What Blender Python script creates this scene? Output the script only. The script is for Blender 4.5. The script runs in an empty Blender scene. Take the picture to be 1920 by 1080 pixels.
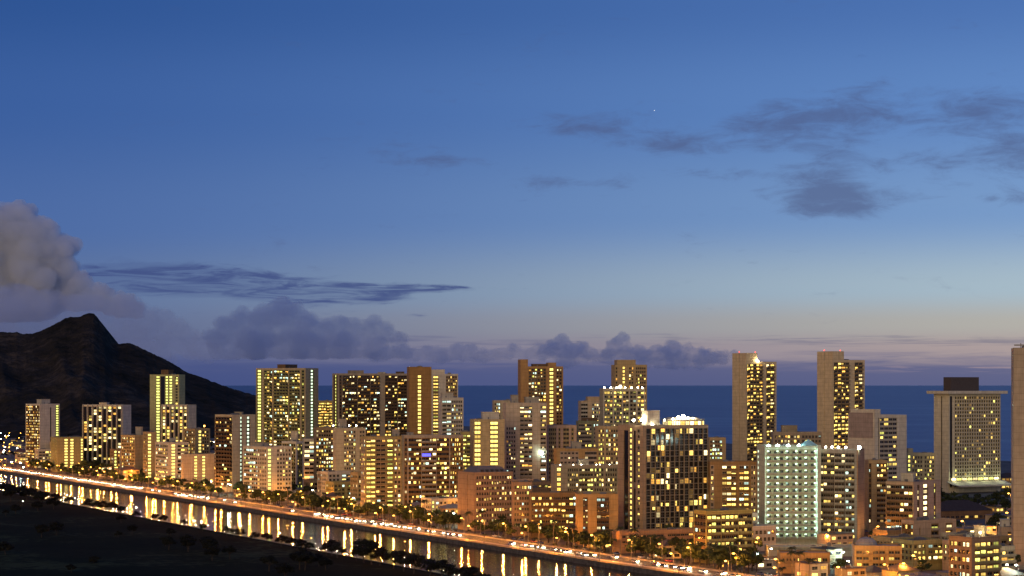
import bpy, math, random
from mathutils import Vector, noise
R_ = math.radians
sc = bpy.context.scene
COL = sc.collection

def srgb(r, g, b):
    f = lambda c: c/12.92 if c <= .04045 else ((c+.055)/1.055)**2.4
    return (f(r/255), f(g/255), f(b/255), 1.0)

# ------------------------------------------------------------------ camera
CAM_Z, FPX, HOR = 85.0, 3800.0, 722.0          # eye height, focal length (px of a 1920 wide frame), horizon row
cam = bpy.data.cameras.new('camera')
cam_o = bpy.data.objects.new('camera', cam); COL.objects.link(cam_o)
cam_o.location = (0, 0, CAM_Z); cam_o.rotation_euler = (R_(90), 0, 0)
cam.sensor_width = 36.0; cam.lens = FPX/1920*36; cam.shift_y = 182/1920
cam.clip_start = 5; cam.clip_end = 600000
sc.camera = cam_o

# ------------------------------------------------------------------ world
SUN_AZ, SUN_EL = 200.0, 8.0                     # afterglow behind the camera
world = bpy.data.worlds.new('World'); sc.world = world; world.use_nodes = True

class NT:
    """small helper to write node maths"""
    def __init__(s, nt): s.nt = nt
    def n(s, t, **kw):
        o = s.nt.nodes.new(t)
        for k, v in kw.items(): setattr(o, k, v)
        return o
    def link(s, a, b): s.nt.links.new(a, b)
    def put(s, sock, v):
        if isinstance(v, bpy.types.NodeSocket): s.link(v, sock)
        elif v is not None: sock.default_value = v
    def m(s, op, a, b=None, c=None, clamp=False):
        o = s.n('ShaderNodeMath', operation=op, use_clamp=clamp)
        s.put(o.inputs[0], a); s.put(o.inputs[1], b); s.put(o.inputs[2], c)
        return o.outputs[0]
    def ramp(s, fac, pts, interp='EASE'):
        o = s.n('ShaderNodeValToRGB'); r = o.color_ramp; r.interpolation = interp
        while len(r.elements) < len(pts): r.elements.new(.5)
        for e, (p, c) in zip(r.elements, pts): e.position = p; e.color = c
        s.put(o.inputs[0], fac); return o.outputs[0]
    def mix(s, fac, a, b, mode='MIX'):
        o = s.n('ShaderNodeMix', data_type='RGBA', blend_type=mode)
        s.put(o.inputs[0], fac); s.put(o.inputs[6], a); s.put(o.inputs[7], b)
        return o.outputs[2]
    def sstep(s, x, a, b):
        o = s.n('ShaderNodeMapRange', interpolation_type='SMOOTHSTEP')
        s.put(o.inputs[0], x); o.inputs[1].default_value = a; o.inputs[2].default_value = b
        return o.outputs[0]
    def noise(s, vec, scale, detail=4, rough=.55, dist=0.0):
        o = s.n('ShaderNodeTexNoise'); s.put(o.inputs['Vector'], vec)
        o.inputs['Scale'].default_value = scale; o.inputs['Detail'].default_value = detail
        o.inputs['Roughness'].default_value = rough; o.inputs['Distortion'].default_value = dist
        return o.outputs[0]
    def comb(s, x, y, z=0.0):
        o = s.n('ShaderNodeCombineXYZ')
        for i, v in enumerate((x, y, z)): s.put(o.inputs[i], v)
        return o.outputs[0]

def build_world():
    w = NT(world.node_tree); bg = world.node_tree.nodes['Background']
    geo = w.n('ShaderNodeTexCoord'); sep = w.n('ShaderNodeSeparateXYZ'); w.link(geo.outputs['Generated'], sep.inputs[0])
    x, y, z = sep.outputs
    az = w.m('ARCTAN2', x, y)                   # radians, + to the right of the view
    el = w.m('ARCSINE', z)
    e1 = w.m('DIVIDE', el, .30, clamp=True)     # 0 at the horizon, 1 at 17 degrees
    # frame rows: y=0 -> el .188, y=400 -> .0845, y=560 -> .0426, y=650 -> .019
    P = lambda yy: math.atan((HOR-yy)/FPX)/.30
    east = w.ramp(e1, [(0, srgb(66, 82, 138)), (P(640), srgb(84, 104, 150)), (P(560), srgb(92, 116, 162)), (P(430), srgb(76, 109, 170)),
                       (P(200), srgb(58, 96, 163)), (P(0), srgb(44, 84, 151)), (1, srgb(32, 66, 128))])
    west = w.ramp(e1, [(0, srgb(118, 112, 142)), (P(655), srgb(184, 167, 164)), (P(610), srgb(189, 186, 177)), (P(545), srgb(176, 198, 211)),
                       (P(400), srgb(126, 163, 211)), (P(200), srgb(101, 142, 203)), (P(0), srgb(80, 120, 186)), (1, srgb(48, 84, 148))])
    mixaz = w.sstep(az, -.30, .34)
    base = w.mix(mixaz, east, west)
    # streaky cloud sheets, laid out by azimuth and elevation
    def blob(a0, e0, sa, se):                   # gaussian of the given half sizes
        u = w.m('DIVIDE', w.m('SUBTRACT', az, a0), sa); v = w.m('DIVIDE', w.m('SUBTRACT', el, e0), se)
        r2 = w.m('ADD', w.m('MULTIPLY', u, u), w.m('MULTIPLY', v, v))
        return w.m('EXPONENT', w.m('MULTIPLY', r2, -1.0))
    A = lambda px: math.atan((px-960)/FPX)
    def E(px, py): return math.atan((HOR-py)/math.hypot(FPX, px-960))
    uv = w.comb(w.m('MULTIPLY', az, 1.0), w.m('MULTIPLY', el, 3.2))
    n1 = w.noise(uv, 15, 6, .6, .5)
    n2 = w.noise(uv, 46, 6, .66, .5)
    nn = w.m('ADD', w.m('MULTIPLY', n1, .5), w.m('MULTIPLY', n2, .5))
    blobs = [(1560, 215, 150, 30, .9), (1420, 235, 90, 26, .6), (1270, 272, 70, 20, .8), (1090, 236, 130, 22, .8), (1545, 340, 60, 40, .7),
             (1580, 385, 110, 34, 1.0), (1850, 195, 90, 28, .9), (1905, 285, 60, 40, .8), (1820, 245, 70, 20, .5), (1080, 342, 120, 12, .7),
             (900, 308, 90, 14, .45), (760, 275, 110, 18, .35), (1890, 372, 60, 12, .5), (1760, 300, 80, 20, .5), (1480, 268, 160, 20, .5), (1650, 170, 80, 16, .4), (1660, 300, 120, 22, .35), (1320, 325, 150, 12, .5), (820, 300, 90, 10, .55), (1560, 455, 100, 8, .3), (1290, 205, 110, 14, .3)]
    tot = None
    for (px, py, sx, sy, k) in blobs:
        b = w.m('MULTIPLY', blob(A(px), E(px, py), sx*1.1/FPX, sy*1.1/FPX), k)
        tot = b if tot is None else w.m('ADD', tot, b)
    high = w.sstep(w.m('ADD', w.m('MULTIPLY', w.m('MINIMUM', tot, 1.1), .54), w.m('MULTIPLY', w.m('SUBTRACT', nn, .565), 1.9)), .0, .52)
    cov = w.m('MULTIPLY', w.sstep(n1, .60, .80), w.sstep(el, .20, .5))        # the same sheets go on overhead
    high = w.m('MAXIMUM', high, w.m('MULTIPLY', cov, .6))
    base = w.mix(w.m('MULTIPLY', high, .64), base, srgb(78, 88, 130))
    # long slate-blue streaks low on the east side
    uvs = w.comb(az, w.m('MULTIPLY', el, 6.0))
    s1 = w.m('ADD', w.m('MULTIPLY', w.noise(uvs, 15, 6, .62, .9), .6), w.m('MULTIPLY', w.noise(uvs, 55, 5, .65, .6), .4))
    tot = None
    for (px, py, sx, sy, k) in [(280, 505, 150, 16, 1.0), (430, 528, 200, 20, 1.0), (620, 552, 130, 12, .9), (700, 538, 140, 9, 1.0), (840, 540, 70, 5, .9),
                                (640, 565, 110, 9, .7), (200, 535, 140, 22, .8), (520, 600, 220, 40, .35), (330, 520, 190, 26, .7), (480, 545, 200, 16, .8)]:
        b = w.m('MULTIPLY', blob(A(px), E(px, py), sx/FPX, sy/FPX), k)
        tot = b if tot is None else w.m('ADD', tot, b)
    st = w.sstep(w.m('ADD', w.m('MULTIPLY', w.m('MINIMUM', tot, 1.2), .62), w.m('MULTIPLY', w.m('SUBTRACT', s1, .62), 2.1)), -.04, .46)
    st = w.m('MULTIPLY', st, w.m('ADD', .30, w.m('MULTIPLY', w.sstep(w.noise(w.comb(az, w.m('MULTIPLY', el, 9.0)), 24, 6, .66, 1.0), .40, .60), .70)))
    base = w.mix(w.m('MULTIPLY', st, .88), base, srgb(62, 80, 136))
    # thin banded cloud just over the horizon, all the way round
    uvb = w.comb(az, w.m('MULTIPLY', el, 16.0))
    b1 = w.noise(uvb, 14, 7, .62, .4)
    b2 = w.noise(w.comb(az, w.m('MULTIPLY', el, 26.0)), 30, 6, .62, .4)
    band = blob(0, E(960, 640), 90, 22/FPX)
    bm = w.sstep(w.m('ADD', w.m('MULTIPLY', band, .26), w.m('ADD', w.m('MULTIPLY', b1, .55), w.m('MULTIPLY', b2, .45))), .70, .88)
    base = w.mix(w.m('MULTIPLY', bm, .55), base, w.mix(mixaz, srgb(74, 86, 136), srgb(118, 118, 140)))
    lowb = w.m('SUBTRACT', 1.0, w.sstep(w.m('ADD', el, w.m('MULTIPLY', w.m('SUBTRACT', b1, .5), .022)), .006, .0165))
    base = w.mix(w.m('MULTIPLY', lowb, .85), base, w.mix(mixaz, srgb(68, 84, 138), srgb(98, 104, 142)))
    pk = w.m('MULTIPLY', blob(A(1850), E(1850, 690), 240/FPX, 7/FPX), w.sstep(b2, .50, .66))
    base = w.mix(w.m('MULTIPLY', pk, .6), base, srgb(178, 156, 160))
    # physical dusk sky adds the weak red glow round the set sun
    sky = w.n('ShaderNodeTexSky', sky_type='NISHITA', sun_disc=False)
    sky.sun_elevation = R_(0.4); sky.sun_rotation = R_(SUN_AZ); sky.altitude = 85; sky.dust_density = 1.0; sky.ozone_density = 3.0
    glow = w.n('ShaderNodeMix', data_type='RGBA', blend_type='ADD')
    glow.inputs[0].default_value = 1.0
    dim = w.n('ShaderNodeMix', data_type='RGBA', blend_type='MULTIPLY'); dim.inputs[0].default_value = 1.0
    w.link(sky.outputs[0], dim.inputs[6]); dim.inputs[7].default_value = (.02, .02, .02, 1)
    w.link(base, glow.inputs[6]); w.link(dim.outputs[2], glow.inputs[7])
    w.link(glow.outputs[2], bg.inputs[0]); bg.inputs[1].default_value = .90
build_world()
world.cycles.sampling_method = 'MANUAL'; world.cycles.sample_map_resolution = 256

sun = bpy.data.lights.new('sun', 'SUN'); sun.energy = 1.6; sun.angle = R_(40); sun.color = (1.0, .65, .28)
sun_o = bpy.data.objects.new('sun', sun); COL.objects.link(sun_o)
_a = R_(SUN_AZ)
sun_o.rotation_euler = Vector((-math.sin(_a)*math.cos(R_(SUN_EL)), -math.cos(_a)*math.cos(R_(SUN_EL)), -math.sin(R_(SUN_EL)))).to_track_quat('-Z', 'Y').to_euler()

vs = sc.view_settings
vs.view_transform = 'Standard'; vs.look = 'None'; vs.exposure = 0.0; vs.gamma = 1.0; vs.use_curve_mapping = False
sc.render.engine = 'CYCLES'
cy = sc.cycles
cy.use_denoising = True; cy.max_bounces = 5; cy.diffuse_bounces = 2; cy.glossy_bounces = 3; cy.transmission_bounces = 2
cy.volume_bounces = 14; cy.transparent_max_bounces = 8; cy.sample_clamp_indirect = 4.0; cy.sample_clamp_direct = 0.0
cy.caustics_reflective = False; cy.caustics_refractive = False; cy.use_light_tree = True
sc.render.film_transparent = False

# ------------------------------------------------------------------ helpers: meshes, tags, materials
class MB:
    def __init__(s): s.v = []; s.f = []; s.mi = []; s.cur = 0
    def quad(s, a, b, c, d):
        i = len(s.v); s.v += [a, b, c, d]; s.f.append((i, i+1, i+2, i+3)); s.mi.append(s.cur)
    def tri(s, a, b, c):
        i = len(s.v); s.v += [a, b, c]; s.f.append((i, i+1, i+2)); s.mi.append(s.cur)
    def box(s, x0, x1, y0, y1, z0, z1):
        if x1 < x0: x0, x1 = x1, x0
        if y1 < y0: y0, y1 = y1, y0
        i = len(s.v)
        s.v += [(x0, y0, z0), (x1, y0, z0), (x1, y1, z0), (x0, y1, z0), (x0, y0, z1), (x1, y0, z1), (x1, y1, z1), (x0, y1, z1)]
        s.f += [(i, i+3, i+2, i+1), (i+4, i+5, i+6, i+7), (i, i+1, i+5, i+4), (i+1, i+2, i+6, i+5), (i+2, i+3, i+7, i+6), (i+3, i, i+4, i+7)]
        s.mi += [s.cur]*6
    def tube(s, pts, rad, n=6, cap=True):
        rings = []
        for k, p in enumerate(pts):
            p = Vector(p)
            q = Vector(pts[min(k+1, len(pts)-1)])-Vector(pts[max(k-1, 0)])
            if q.length < 1e-6: q = Vector((0, 0, 1))
            q.normalize(); up = Vector((1, 0, 0)) if abs(q.x) < .8 else Vector((0, 1, 0))
            u = q.cross(up).normalized(); v = q.cross(u)
            r = rad[k] if isinstance(rad, (list, tuple)) else rad
            b = len(s.v)
            for j in range(n):
                t = 2*math.pi*j/n
                s.v.append(tuple(p+u*math.cos(t)*r+v*math.sin(t)*r))
            rings.append(b)
        for a, b in zip(rings, rings[1:]):
            for j in range(n):
                s.f.append((a+j, a+(j+1) % n, b+(j+1) % n, b+j)); s.mi.append(s.cur)
        if cap:
            s.f.append(tuple(rings[0]+j for j in range(n))); s.f.append(tuple(rings[-1]+j for j in reversed(range(n)))); s.mi += [s.cur]*2
    def lathe(s, prof, n=12, c=(0, 0)):
        b = len(s.v)
        for (r, z) in prof:
            for j in range(n):
                t = 2*math.pi*j/n; s.v.append((c[0]+r*math.cos(t), c[1]+r*math.sin(t), z))
        for k in range(len(prof)-1):
            for j in range(n):
                s.f.append((b+k*n+j, b+k*n+(j+1) % n, b+(k+1)*n+(j+1) % n, b+(k+1)*n+j)); s.mi.append(s.cur)
    def prism(s, poly, z0, z1):
        b = len(s.v); n = len(poly)
        s.v += [(p[0], p[1], z0) for p in poly]+[(p[0], p[1], z1) for p in poly]
        for j in range(n): s.f.append((b+j, b+(j+1) % n, b+n+(j+1) % n, b+n+j)); s.mi.append(s.cur)
        s.f.append(tuple(b+j for j in reversed(range(n)))); s.f.append(tuple(b+n+j for j in range(n))); s.mi += [s.cur]*2
    def mesh(s, name, mats, smooth=False):
        me = bpy.data.meshes.new(name); me.from_pydata(s.v, [], s.f)
        for m in (mats if isinstance(mats, (list, tuple)) else [mats]): me.materials.append(m)
        if len(me.materials) > 1: me.polygons.foreach_set('material_index', s.mi)
        if smooth: me.polygons.foreach_set('use_smooth', [True]*len(me.polygons))
        me.update(); return me
    def build(s, name, mats, parent=None, smooth=False):
        return link(name, s.mesh(name, mats, smooth), parent)

def link(name, data, parent=None, loc=None, rz=None, scale=None):
    o = bpy.data.objects.new(name, data); COL.objects.link(o)
    if parent is not None: o.parent = parent
    if loc is not None: o.location = loc
    if rz is not None: o.rotation_euler = (0, 0, rz)
    if scale is not None: o.scale = scale
    return o
def tag(o, label=None, cat=None, group=None, kind=None):
    if label: o['label'] = label
    if cat: o['category'] = cat
    if group: o['group'] = group
    if kind: o['kind'] = kind
    return o
def copy_tree(o, parent=None):
    c = o.copy(); COL.objects.link(c); c.parent = parent
    for ch in [k for k in KIDS.get(o.name, [])]: copy_tree_into(ch, c)
    return c
KIDS = {}
def reg(root, ch): KIDS.setdefault(root.name, []).append(ch)
def copy_tree_into(o, parent):
    c = o.copy(); COL.objects.link(c); c.parent = parent
    for ch in KIDS.get(o.name, []): copy_tree_into(ch, c)
ONES = 'first second third fourth fifth sixth seventh eighth ninth tenth eleventh twelfth thirteenth fourteenth fifteenth sixteenth seventeenth eighteenth nineteenth'.split()
TENS = {20: 'twent', 30: 'thirt', 40: 'fort', 50: 'fift', 60: 'sixt', 70: 'sevent', 80: 'eight', 90: 'ninet'}
def ordinal(n):                                  # 1 -> first
    if n >= 100:
        return ('hundredth' if n == 100 else 'hundred-'+ordinal(n-100)) if n < 200 else ('two-hundredth' if n == 200 else 'two-hundred-'+ordinal(n-200))
    if n < 20: return ONES[n-1]
    t = n//10*10
    return TENS[t]+'ieth' if n == t else TENS[t]+'y-'+ONES[n-t-1]

_mats = {}
def principled(name):
    m = bpy.data.materials.new(name); m.use_nodes = True
    return m, NT(m.node_tree), m.node_tree.nodes['Principled BSDF']
def wallmat(c, rough=.8, amt=.22, scale=.22):
    """painted or bare concrete: mottled, with rain streaks running down"""
    key = ('wall', tuple(c), rough, amt)
    if key in _mats: return _mats[key]
    c = (c[0]*.96, c[1]*.97, c[2]*.84)
    m, w, p = principled('concrete')
    tc = w.n('ShaderNodeTexCoord'); sp = w.n('ShaderNodeSeparateXYZ'); w.link(tc.outputs['Object'], sp.inputs[0])
    a = w.noise(tc.outputs['Object'], scale, 5, .6)
    st = w.noise(w.comb(sp.outputs[0], sp.outputs[1], w.m('MULTIPLY', sp.outputs[2], .06)), 1.3, 4, .6)
    f = w.m('ADD', w.m('MULTIPLY', a, .5), w.m('MULTIPLY', st, .5))
    d = tuple(x*(1-amt*1.6) for x in c)+(1,); l = tuple(min(x*(1+amt), .9) for x in c)+(1,)
    col = w.ramp(f, [(.30, d), (.68, l)], 'LINEAR')
    jz = w.m('LESS_THAN', w.m('FRACT', w.m('DIVIDE', sp.outputs[2], 3.0)), .10)       # pour joints at every storey
    jx = w.m('LESS_THAN', w.m('FRACT', w.m('DIVIDE', w.m('ADD', sp.outputs[0], sp.outputs[1]), 5.4)), .035)
    jj = w.m('MULTIPLY', w.m('MAXIMUM', jz, jx), w.m('ADD', .16, w.m('MULTIPLY', a, .40)))
    w.link(w.mix(jj, col, tuple(x*.35 for x in c)+(1,)), p.inputs['Base Color'])
    p.inputs['Roughness'].default_value = rough; p.inputs['Specular IOR Level'].default_value = .25
    _mats[key] = m; return m
def plain(name, c, rough=.7, metal=0.0, var=.15, scale=.8):
    key = (name, tuple(c), rough)
    if key in _mats: return _mats[key]
    m, w, p = principled(name)
    tc = w.n('ShaderNodeTexCoord')
    f = w.noise(tc.outputs['Object'], scale, 4, .6)
    w.link(w.ramp(f, [(.3, tuple(x*(1-var) for x in c)+(1,)), (.7, tuple(min(1, x*(1+var)) for x in c)+(1,))], 'LINEAR'), p.inputs['Base Color'])
    p.inputs['Roughness'].default_value = rough; p.inputs['Metallic'].default_value = metal
    _mats[key] = m; return m
def emit(name, c, s, lo=.22, hi=1.95, sample=False):
    """lit pane or lamp; every object gets its own brightness"""
    key = ('emit', name)
    if key in _mats: return _mats[key]
    m = bpy.data.materials.new(name); m.use_nodes = True; w = NT(m.node_tree); m.node_tree.nodes.clear()
    out = w.n('ShaderNodeOutputMaterial'); e = w.n('ShaderNodeEmission')
    e.inputs[0].default_value = tuple(c)+(1,)
    oi = w.n('ShaderNodeObjectInfo')
    mr = w.n('ShaderNodeMapRange'); w.link(oi.outputs['Random'], mr.inputs[0]); mr.inputs[3].default_value = lo*s; mr.inputs[4].default_value = hi*s
    tc = w.n('ShaderNodeTexCoord')
    nz = w.noise(tc.outputs['Object'], 2.6, 2, .5)           # curtains, furniture
    w.link(w.m('MULTIPLY', mr.outputs[0], w.m('ADD', .55, w.m('MULTIPLY', nz, .9))), e.inputs[1])
    w.link(e.outputs[0], out.inputs[0])
    m.cycles.emission_sampling = 'AUTO' if sample else 'NONE'
    _mats[key] = m; return m
M_GLASS, _w, _p = principled('dark_glass')
_p.inputs['Base Color'].default_value = (.018, .017, .018, 1); _p.inputs['Roughness'].default_value = .12; _p.inputs['Specular IOR Level'].default_value = .5
M_METAL = plain('grey_metal', (.16, .16, .16), .5, .3)
M_ROOF = plain('roof_felt', (.20, .18, .17), .9, 0, .3, .15)
LIT = {'y': emit('lit_yellow', (1, .66, .14), 2.0), 'w': emit('lit_warm_white', (1, .78, .36), 2.4), 'g': emit('lit_green_yellow', (.90, .88, .18), 1.8),
       'c': emit('lit_cool_white', (.70, 1.0, .84), 1.5), 'o': emit('lit_orange', (1, .47, .08), 1.7), 'd': emit('lit_dim_amber', (.75, .42, .12), .45),
       'b': emit('lit_blue', (.12, .12, 1.0), 2.2, .9, 1.1), 'r': emit('lit_red', (1, .10, .06), 3.0, .9, 1.1), 's': emit('lit_stair', (1, .76, .18), 2.2, .8, 1.3),
       'k': emit('lit_stair_green', (.92, .92, .22), 2.0, .8, 1.3), 'a': emit('lit_stair_cool', (.80, 1, .72), 1.9, .8, 1.3)}
M_LAMP = emit('sodium_lamp', (1, .42, .06), 11.0, .7, 1.4)
M_LAMPW = emit('white_lamp', (1, .86, .58), 46.0, .7, 1.4)
M_LAMPC = emit('cool_lamp', (.72, 1, .92), 40.0, .7, 1.4)
M_HEAD = emit('headlight_glow', (1, .80, .50), 34.0, .8, 1.2)
M_TAIL = emit('tail_light_glow', (1, .06, .03), 7.0, .8, 1.2)

# ground geometry -----------------------------------------------------------
DV = Vector((-.4677, .8839, 0)); NV = Vector((.8839, .4677, 0)); P0 = Vector((0, 1049, 0))   # canal axis, city side, a point of the city bank
def ct(s, t, z=0.0): return P0+DV*s+NV*t+Vector((0, 0, z))
def y_at(px, t): return (t+1049*.4677)/((px-960)/FPX*.8839+.4677)                            # depth of the point of column px that lies t metres inland
def gpt(px, t, z=0.0):
    Y = y_at(px, t); return Vector(((px-960)/FPX*Y, Y, z))
def st_of(p): q = Vector((p[0], p[1], 0))-P0; return q.dot(DV), q.dot(NV)
def px_of(p): return 960+FPX*p[0]/p[1]
SHORE = [(2600, -300), (1350, 900), (900, 1500), (600, 2150), (390, 2700), (210, 3300), (40, 3900), (-170, 4350), (-420, 4750), (-900, 5200), (-2600, 5600), (-6000, 6000)]

def flat(name, poly, z, mat, kind='structure'):
    me = bpy.data.meshes.new(name); me.from_pydata([(p[0], p[1], z) for p in poly], [], [tuple(range(len(poly)))]); me.materials.append(mat)
    o = link(name, me); tag(o, kind=kind); return o
def strip(name, t0, t1, z, mat, s0=-700, s1=3600, step=100):
    b = MB(); s = s0
    while s < s1:
        b.quad(tuple(ct(s, t0, z)), tuple(ct(s, t1, z)), tuple(ct(s+step, t1, z)), tuple(ct(s+step, t0, z))); s += step
    for i, f in enumerate(b.f): b.f[i] = tuple(reversed(f))
    o = b.build(name, mat); tag(o, kind='structure'); return o

def ground_mats():
    g = {}
    m, w, p = principled('town_ground')
    tc = w.n('ShaderNodeTexCoord'); f = w.noise(tc.outputs['Object'], .03, 6, .6); f2 = w.noise(tc.outputs['Object'], .25, 4, .6)
    w.link(w.ramp(w.m('ADD', w.m('MULTIPLY', f, .6), w.m('MULTIPLY', f2, .4)), [(.38, (.030, .034, .018, 1)), (.5, (.10, .09, .075, 1)), (.62, (.17, .15, .12, 1))]), p.inputs['Base Color'])
    p.inputs['Roughness'].default_value = .9; g['town'] = m
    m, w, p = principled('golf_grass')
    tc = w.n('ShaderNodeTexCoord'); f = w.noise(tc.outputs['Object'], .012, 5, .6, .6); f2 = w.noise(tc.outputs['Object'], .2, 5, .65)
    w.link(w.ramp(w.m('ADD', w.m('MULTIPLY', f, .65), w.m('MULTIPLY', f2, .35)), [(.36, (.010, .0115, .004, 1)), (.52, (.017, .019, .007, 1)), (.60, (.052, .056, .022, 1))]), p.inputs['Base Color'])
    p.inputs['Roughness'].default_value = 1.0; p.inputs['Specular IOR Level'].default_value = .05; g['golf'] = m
    g['road'] = plain('asphalt', (.055, .052, .050), .75, 0, .3, .3)
    g['pave'] = plain('pavement_slabs', (.40, .35, .26), .85, 0, .2, .4)
    g['verge'] = plain('dry_verge_grass', (.22, .18, .07), .95, 0, .45, .15)
    g['wallstone'] = plain('bank_stone', (.10, .085, .07), .9, 0, .45, .5)
    m, w, p = principled('canal_water')
    tc = w.n('ShaderNodeTexCoord')
    mp = w.n('ShaderNodeMapping'); w.link(tc.outputs['Object'], mp.inputs[0]); mp.inputs['Scale'].default_value = (.10, 1, 1)     # wind ripples: long crests, short wavelength
    h = w.noise(mp.outputs[0], .5, 4, .6); bp = w.n('ShaderNodeBump'); bp.inputs['Strength'].default_value = .26; bp.inputs['Distance'].default_value = .45
    w.link(h, bp.inputs['Height']); w.link(bp.outputs[0], p.inputs['Normal'])
    p.inputs['Base Color'].default_value = (.010, .012, .010, 1); p.inputs['Roughness'].default_value = .04; p.inputs['IOR'].default_value = 1.33; g['canal'] = m
    m, w, p = principled('sea_water')
    tc = w.n('ShaderNodeTexCoord'); sp = w.n('ShaderNodeSeparateXYZ'); w.link(tc.outputs['Object'], sp.inputs[0])
    f = w.noise(w.comb(w.m('MULTIPLY', sp.outputs[0], .12), sp.outputs[1]), .006, 6, .62, .4)
    f3 = w.noise(w.comb(w.m('MULTIPLY', sp.outputs[0], .3), sp.outputs[1]), .05, 5, .6)
    w.link(w.ramp(w.m('ADD', w.m('MULTIPLY', f, .6), w.m('MULTIPLY', f3, .4)), [(.36, (.085, .12, .22, 1)), (.5, (.13, .17, .27, 1)), (.62, (.22, .27, .36, 1))]), p.inputs['Base Color'])
    h = w.noise(tc.outputs['Object'], .12, 5, .6); bp = w.n('ShaderNodeBump'); bp.inputs['Strength'].default_value = .7; bp.inputs['Distance'].default_value = 2.5
    w.link(h, bp.inputs['Height']); w.link(bp.outputs[0], p.inputs['Normal'])
    w.link(w.ramp(f, [(.36, (.33, .33, .33, 1)), (.64, (.47, .47, .47, 1))]), p.inputs['Roughness']); p.inputs['Specular IOR Level'].default_value = .78; p.inputs['IOR'].default_value = 1.33; g['sea'] = m
    g['foam'] = plain('surf_foam', (.40, .46, .55), .8, 0, .3, .05)
    return g
G = ground_mats()

def build_ground():
    sea = flat('sea', [(-250000, -2000), (250000, -2000), (250000, 400000), (-250000, 400000)], -2.6, G['sea'])
    a, b = ct(-1500, 0), ct(4000, 0)
    flat('ground', [(a.x, a.y)]+SHORE+[(-6000, 4600), (b.x, b.y)], 0.0, G['town'])
    # golf course: gently rolling sheet on the near side of the canal
    gb = MB(); S0, S1, T0, T1, NS, NT_ = -900, 3600, -900, -92, 90, 40
    idx = {}
    for i in range(NS+1):
        for j in range(NT_+1):
            s = S0+(S1-S0)*i/NS; t = T0+(T1-T0)*j/NT_
            p = ct(s, t); k = min(1, (T1-t)/60)
            z = k*(noise.noise(Vector((p.x*.011, p.y*.011, 3)))*2.2+noise.noise(Vector((p.x*.03, p.y*.03, 8)))*.8+.6)
            gb.v.append((p.x, p.y, z)); idx[i, j] = len(gb.v)-1
    for i in range(NS):
        for j in range(NT_):
            gb.f.append((idx[i, j], idx[i, j+1], idx[i+1, j+1], idx[i+1, j])); gb.mi.append(0)
    for k, f in enumerate(gb.f): gb.f[k] = tuple(reversed(f))
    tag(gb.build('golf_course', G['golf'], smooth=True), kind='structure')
    strip('canal', -92.6, .3, -1.9, G['canal'])
    # bank walls and the road strips
    b = MB()
    for s in range(-700, 3600, 20):
        p, q = ct(s, 0), ct(s+19.85, 0); n = NV*.5
        z0, z1 = -2.4, .45
        P = [p-n*.3, q-n*.3, q+n, p+n]
        b.prism([(v.x, v.y) for v in reversed(P)], z0, z1)
    w = b.build('bank_wall', G['wallstone']); tag(w, 'long low dark stone wall holding the city bank of the canal', 'wall')
    b = MB()
    for s in range(-700, 3600, 20):
        p, q = ct(s, -92), ct(s+19.85, -92); n = NV*-.5
        P = [p-n*.3, q-n*.3, q+n, p+n]
        b.prism([(v.x, v.y) for v in P], -2.4, .25)
    w = b.build('bank_wall', G['wallstone']); tag(w, 'low dark stone wall along the golf course side of the canal', 'wall')
    strip('verge', .5, 6.0, .05, G['verge'])
    strip('pavement_canal_side', 6.0, 10.0, .13, G['pave'])
    strip('road', 10.15, 24.0, .02, G['road'])
    strip('pavement_town_side', 24.2, 28.5, .13, G['pave'])
    b = MB()
    for t in (10.0, 24.0):
        for s in range(-700, 3600, 50):
            P = [ct(s, t), ct(s, t+.18), ct(s+49.9, t+.18), ct(s+49.9, t)]
            b.prism([(v.x, v.y) for v in P], 0, .15)
    k = b.build('kerb', G['pave']); tag(k, kind='structure')
    b = MB(); pm = plain('road_paint', (.7, .68, .6), .7)
    for t in (13.6, 17.1, 20.6):
        for s in range(-400, 2200, 12):
            P = [ct(s, t), ct(s, t+.16), ct(s+4, t+.16), ct(s+4, t)]
            b.quad(*[(v.x, v.y, .026) for v in P])
    k = b.build('lane_markings', pm); tag(k, kind='structure')
    # streets running inland
    for i, s in enumerate((-215, -95, 70, 235, 420, 610, 820, 1060, 1320, 1600)):
        b = MB(); L = 620
        P = [ct(s, 24.3), ct(s, L), ct(s+9, L), ct(s+9, 24.3)]
        b.quad(*[(v.x, v.y, .16 if False else .025) for v in reversed(P)])
        tag(b.build('street', G['road']), kind='structure')
    # surf: broken foam lines off the beach
    rnd = random.Random(4); b = MB()
    for i in range(90):
        k = rnd.randrange(1, len(SHORE)-4); f = rnd.random()
        p = Vector(SHORE[k]).lerp(Vector(SHORE[k+1]), f); off = rnd.uniform(40, 420)
        x, y = p[0]+off*.9, p[1]+off*.45; L = rnd.uniform(20, 90); wd = rnd.uniform(2, 7)
        e = Vector((-.3, .95)); e.normalize(); n = Vector((e.y, -e.x))
        last = None
        for q in range(7):
            c = Vector((x, y))+e*(q/6-.5)*L*2; hw = wd*math.sin(math.pi*(q+.25)/6.5)*rnd.uniform(.6, 1.1)
            cur = ((c.x-n.x*hw, c.y-n.y*hw, -2.5), (c.x+n.x*hw, c.y+n.y*hw, -2.5))
            if last: b.quad(last[0], last[1], cur[1], cur[0])
            last = cur
    tag(b.build('surf', G['foam']), 'broken white surf lines off the beach', 'surf', kind='stuff')
build_ground()

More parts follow.
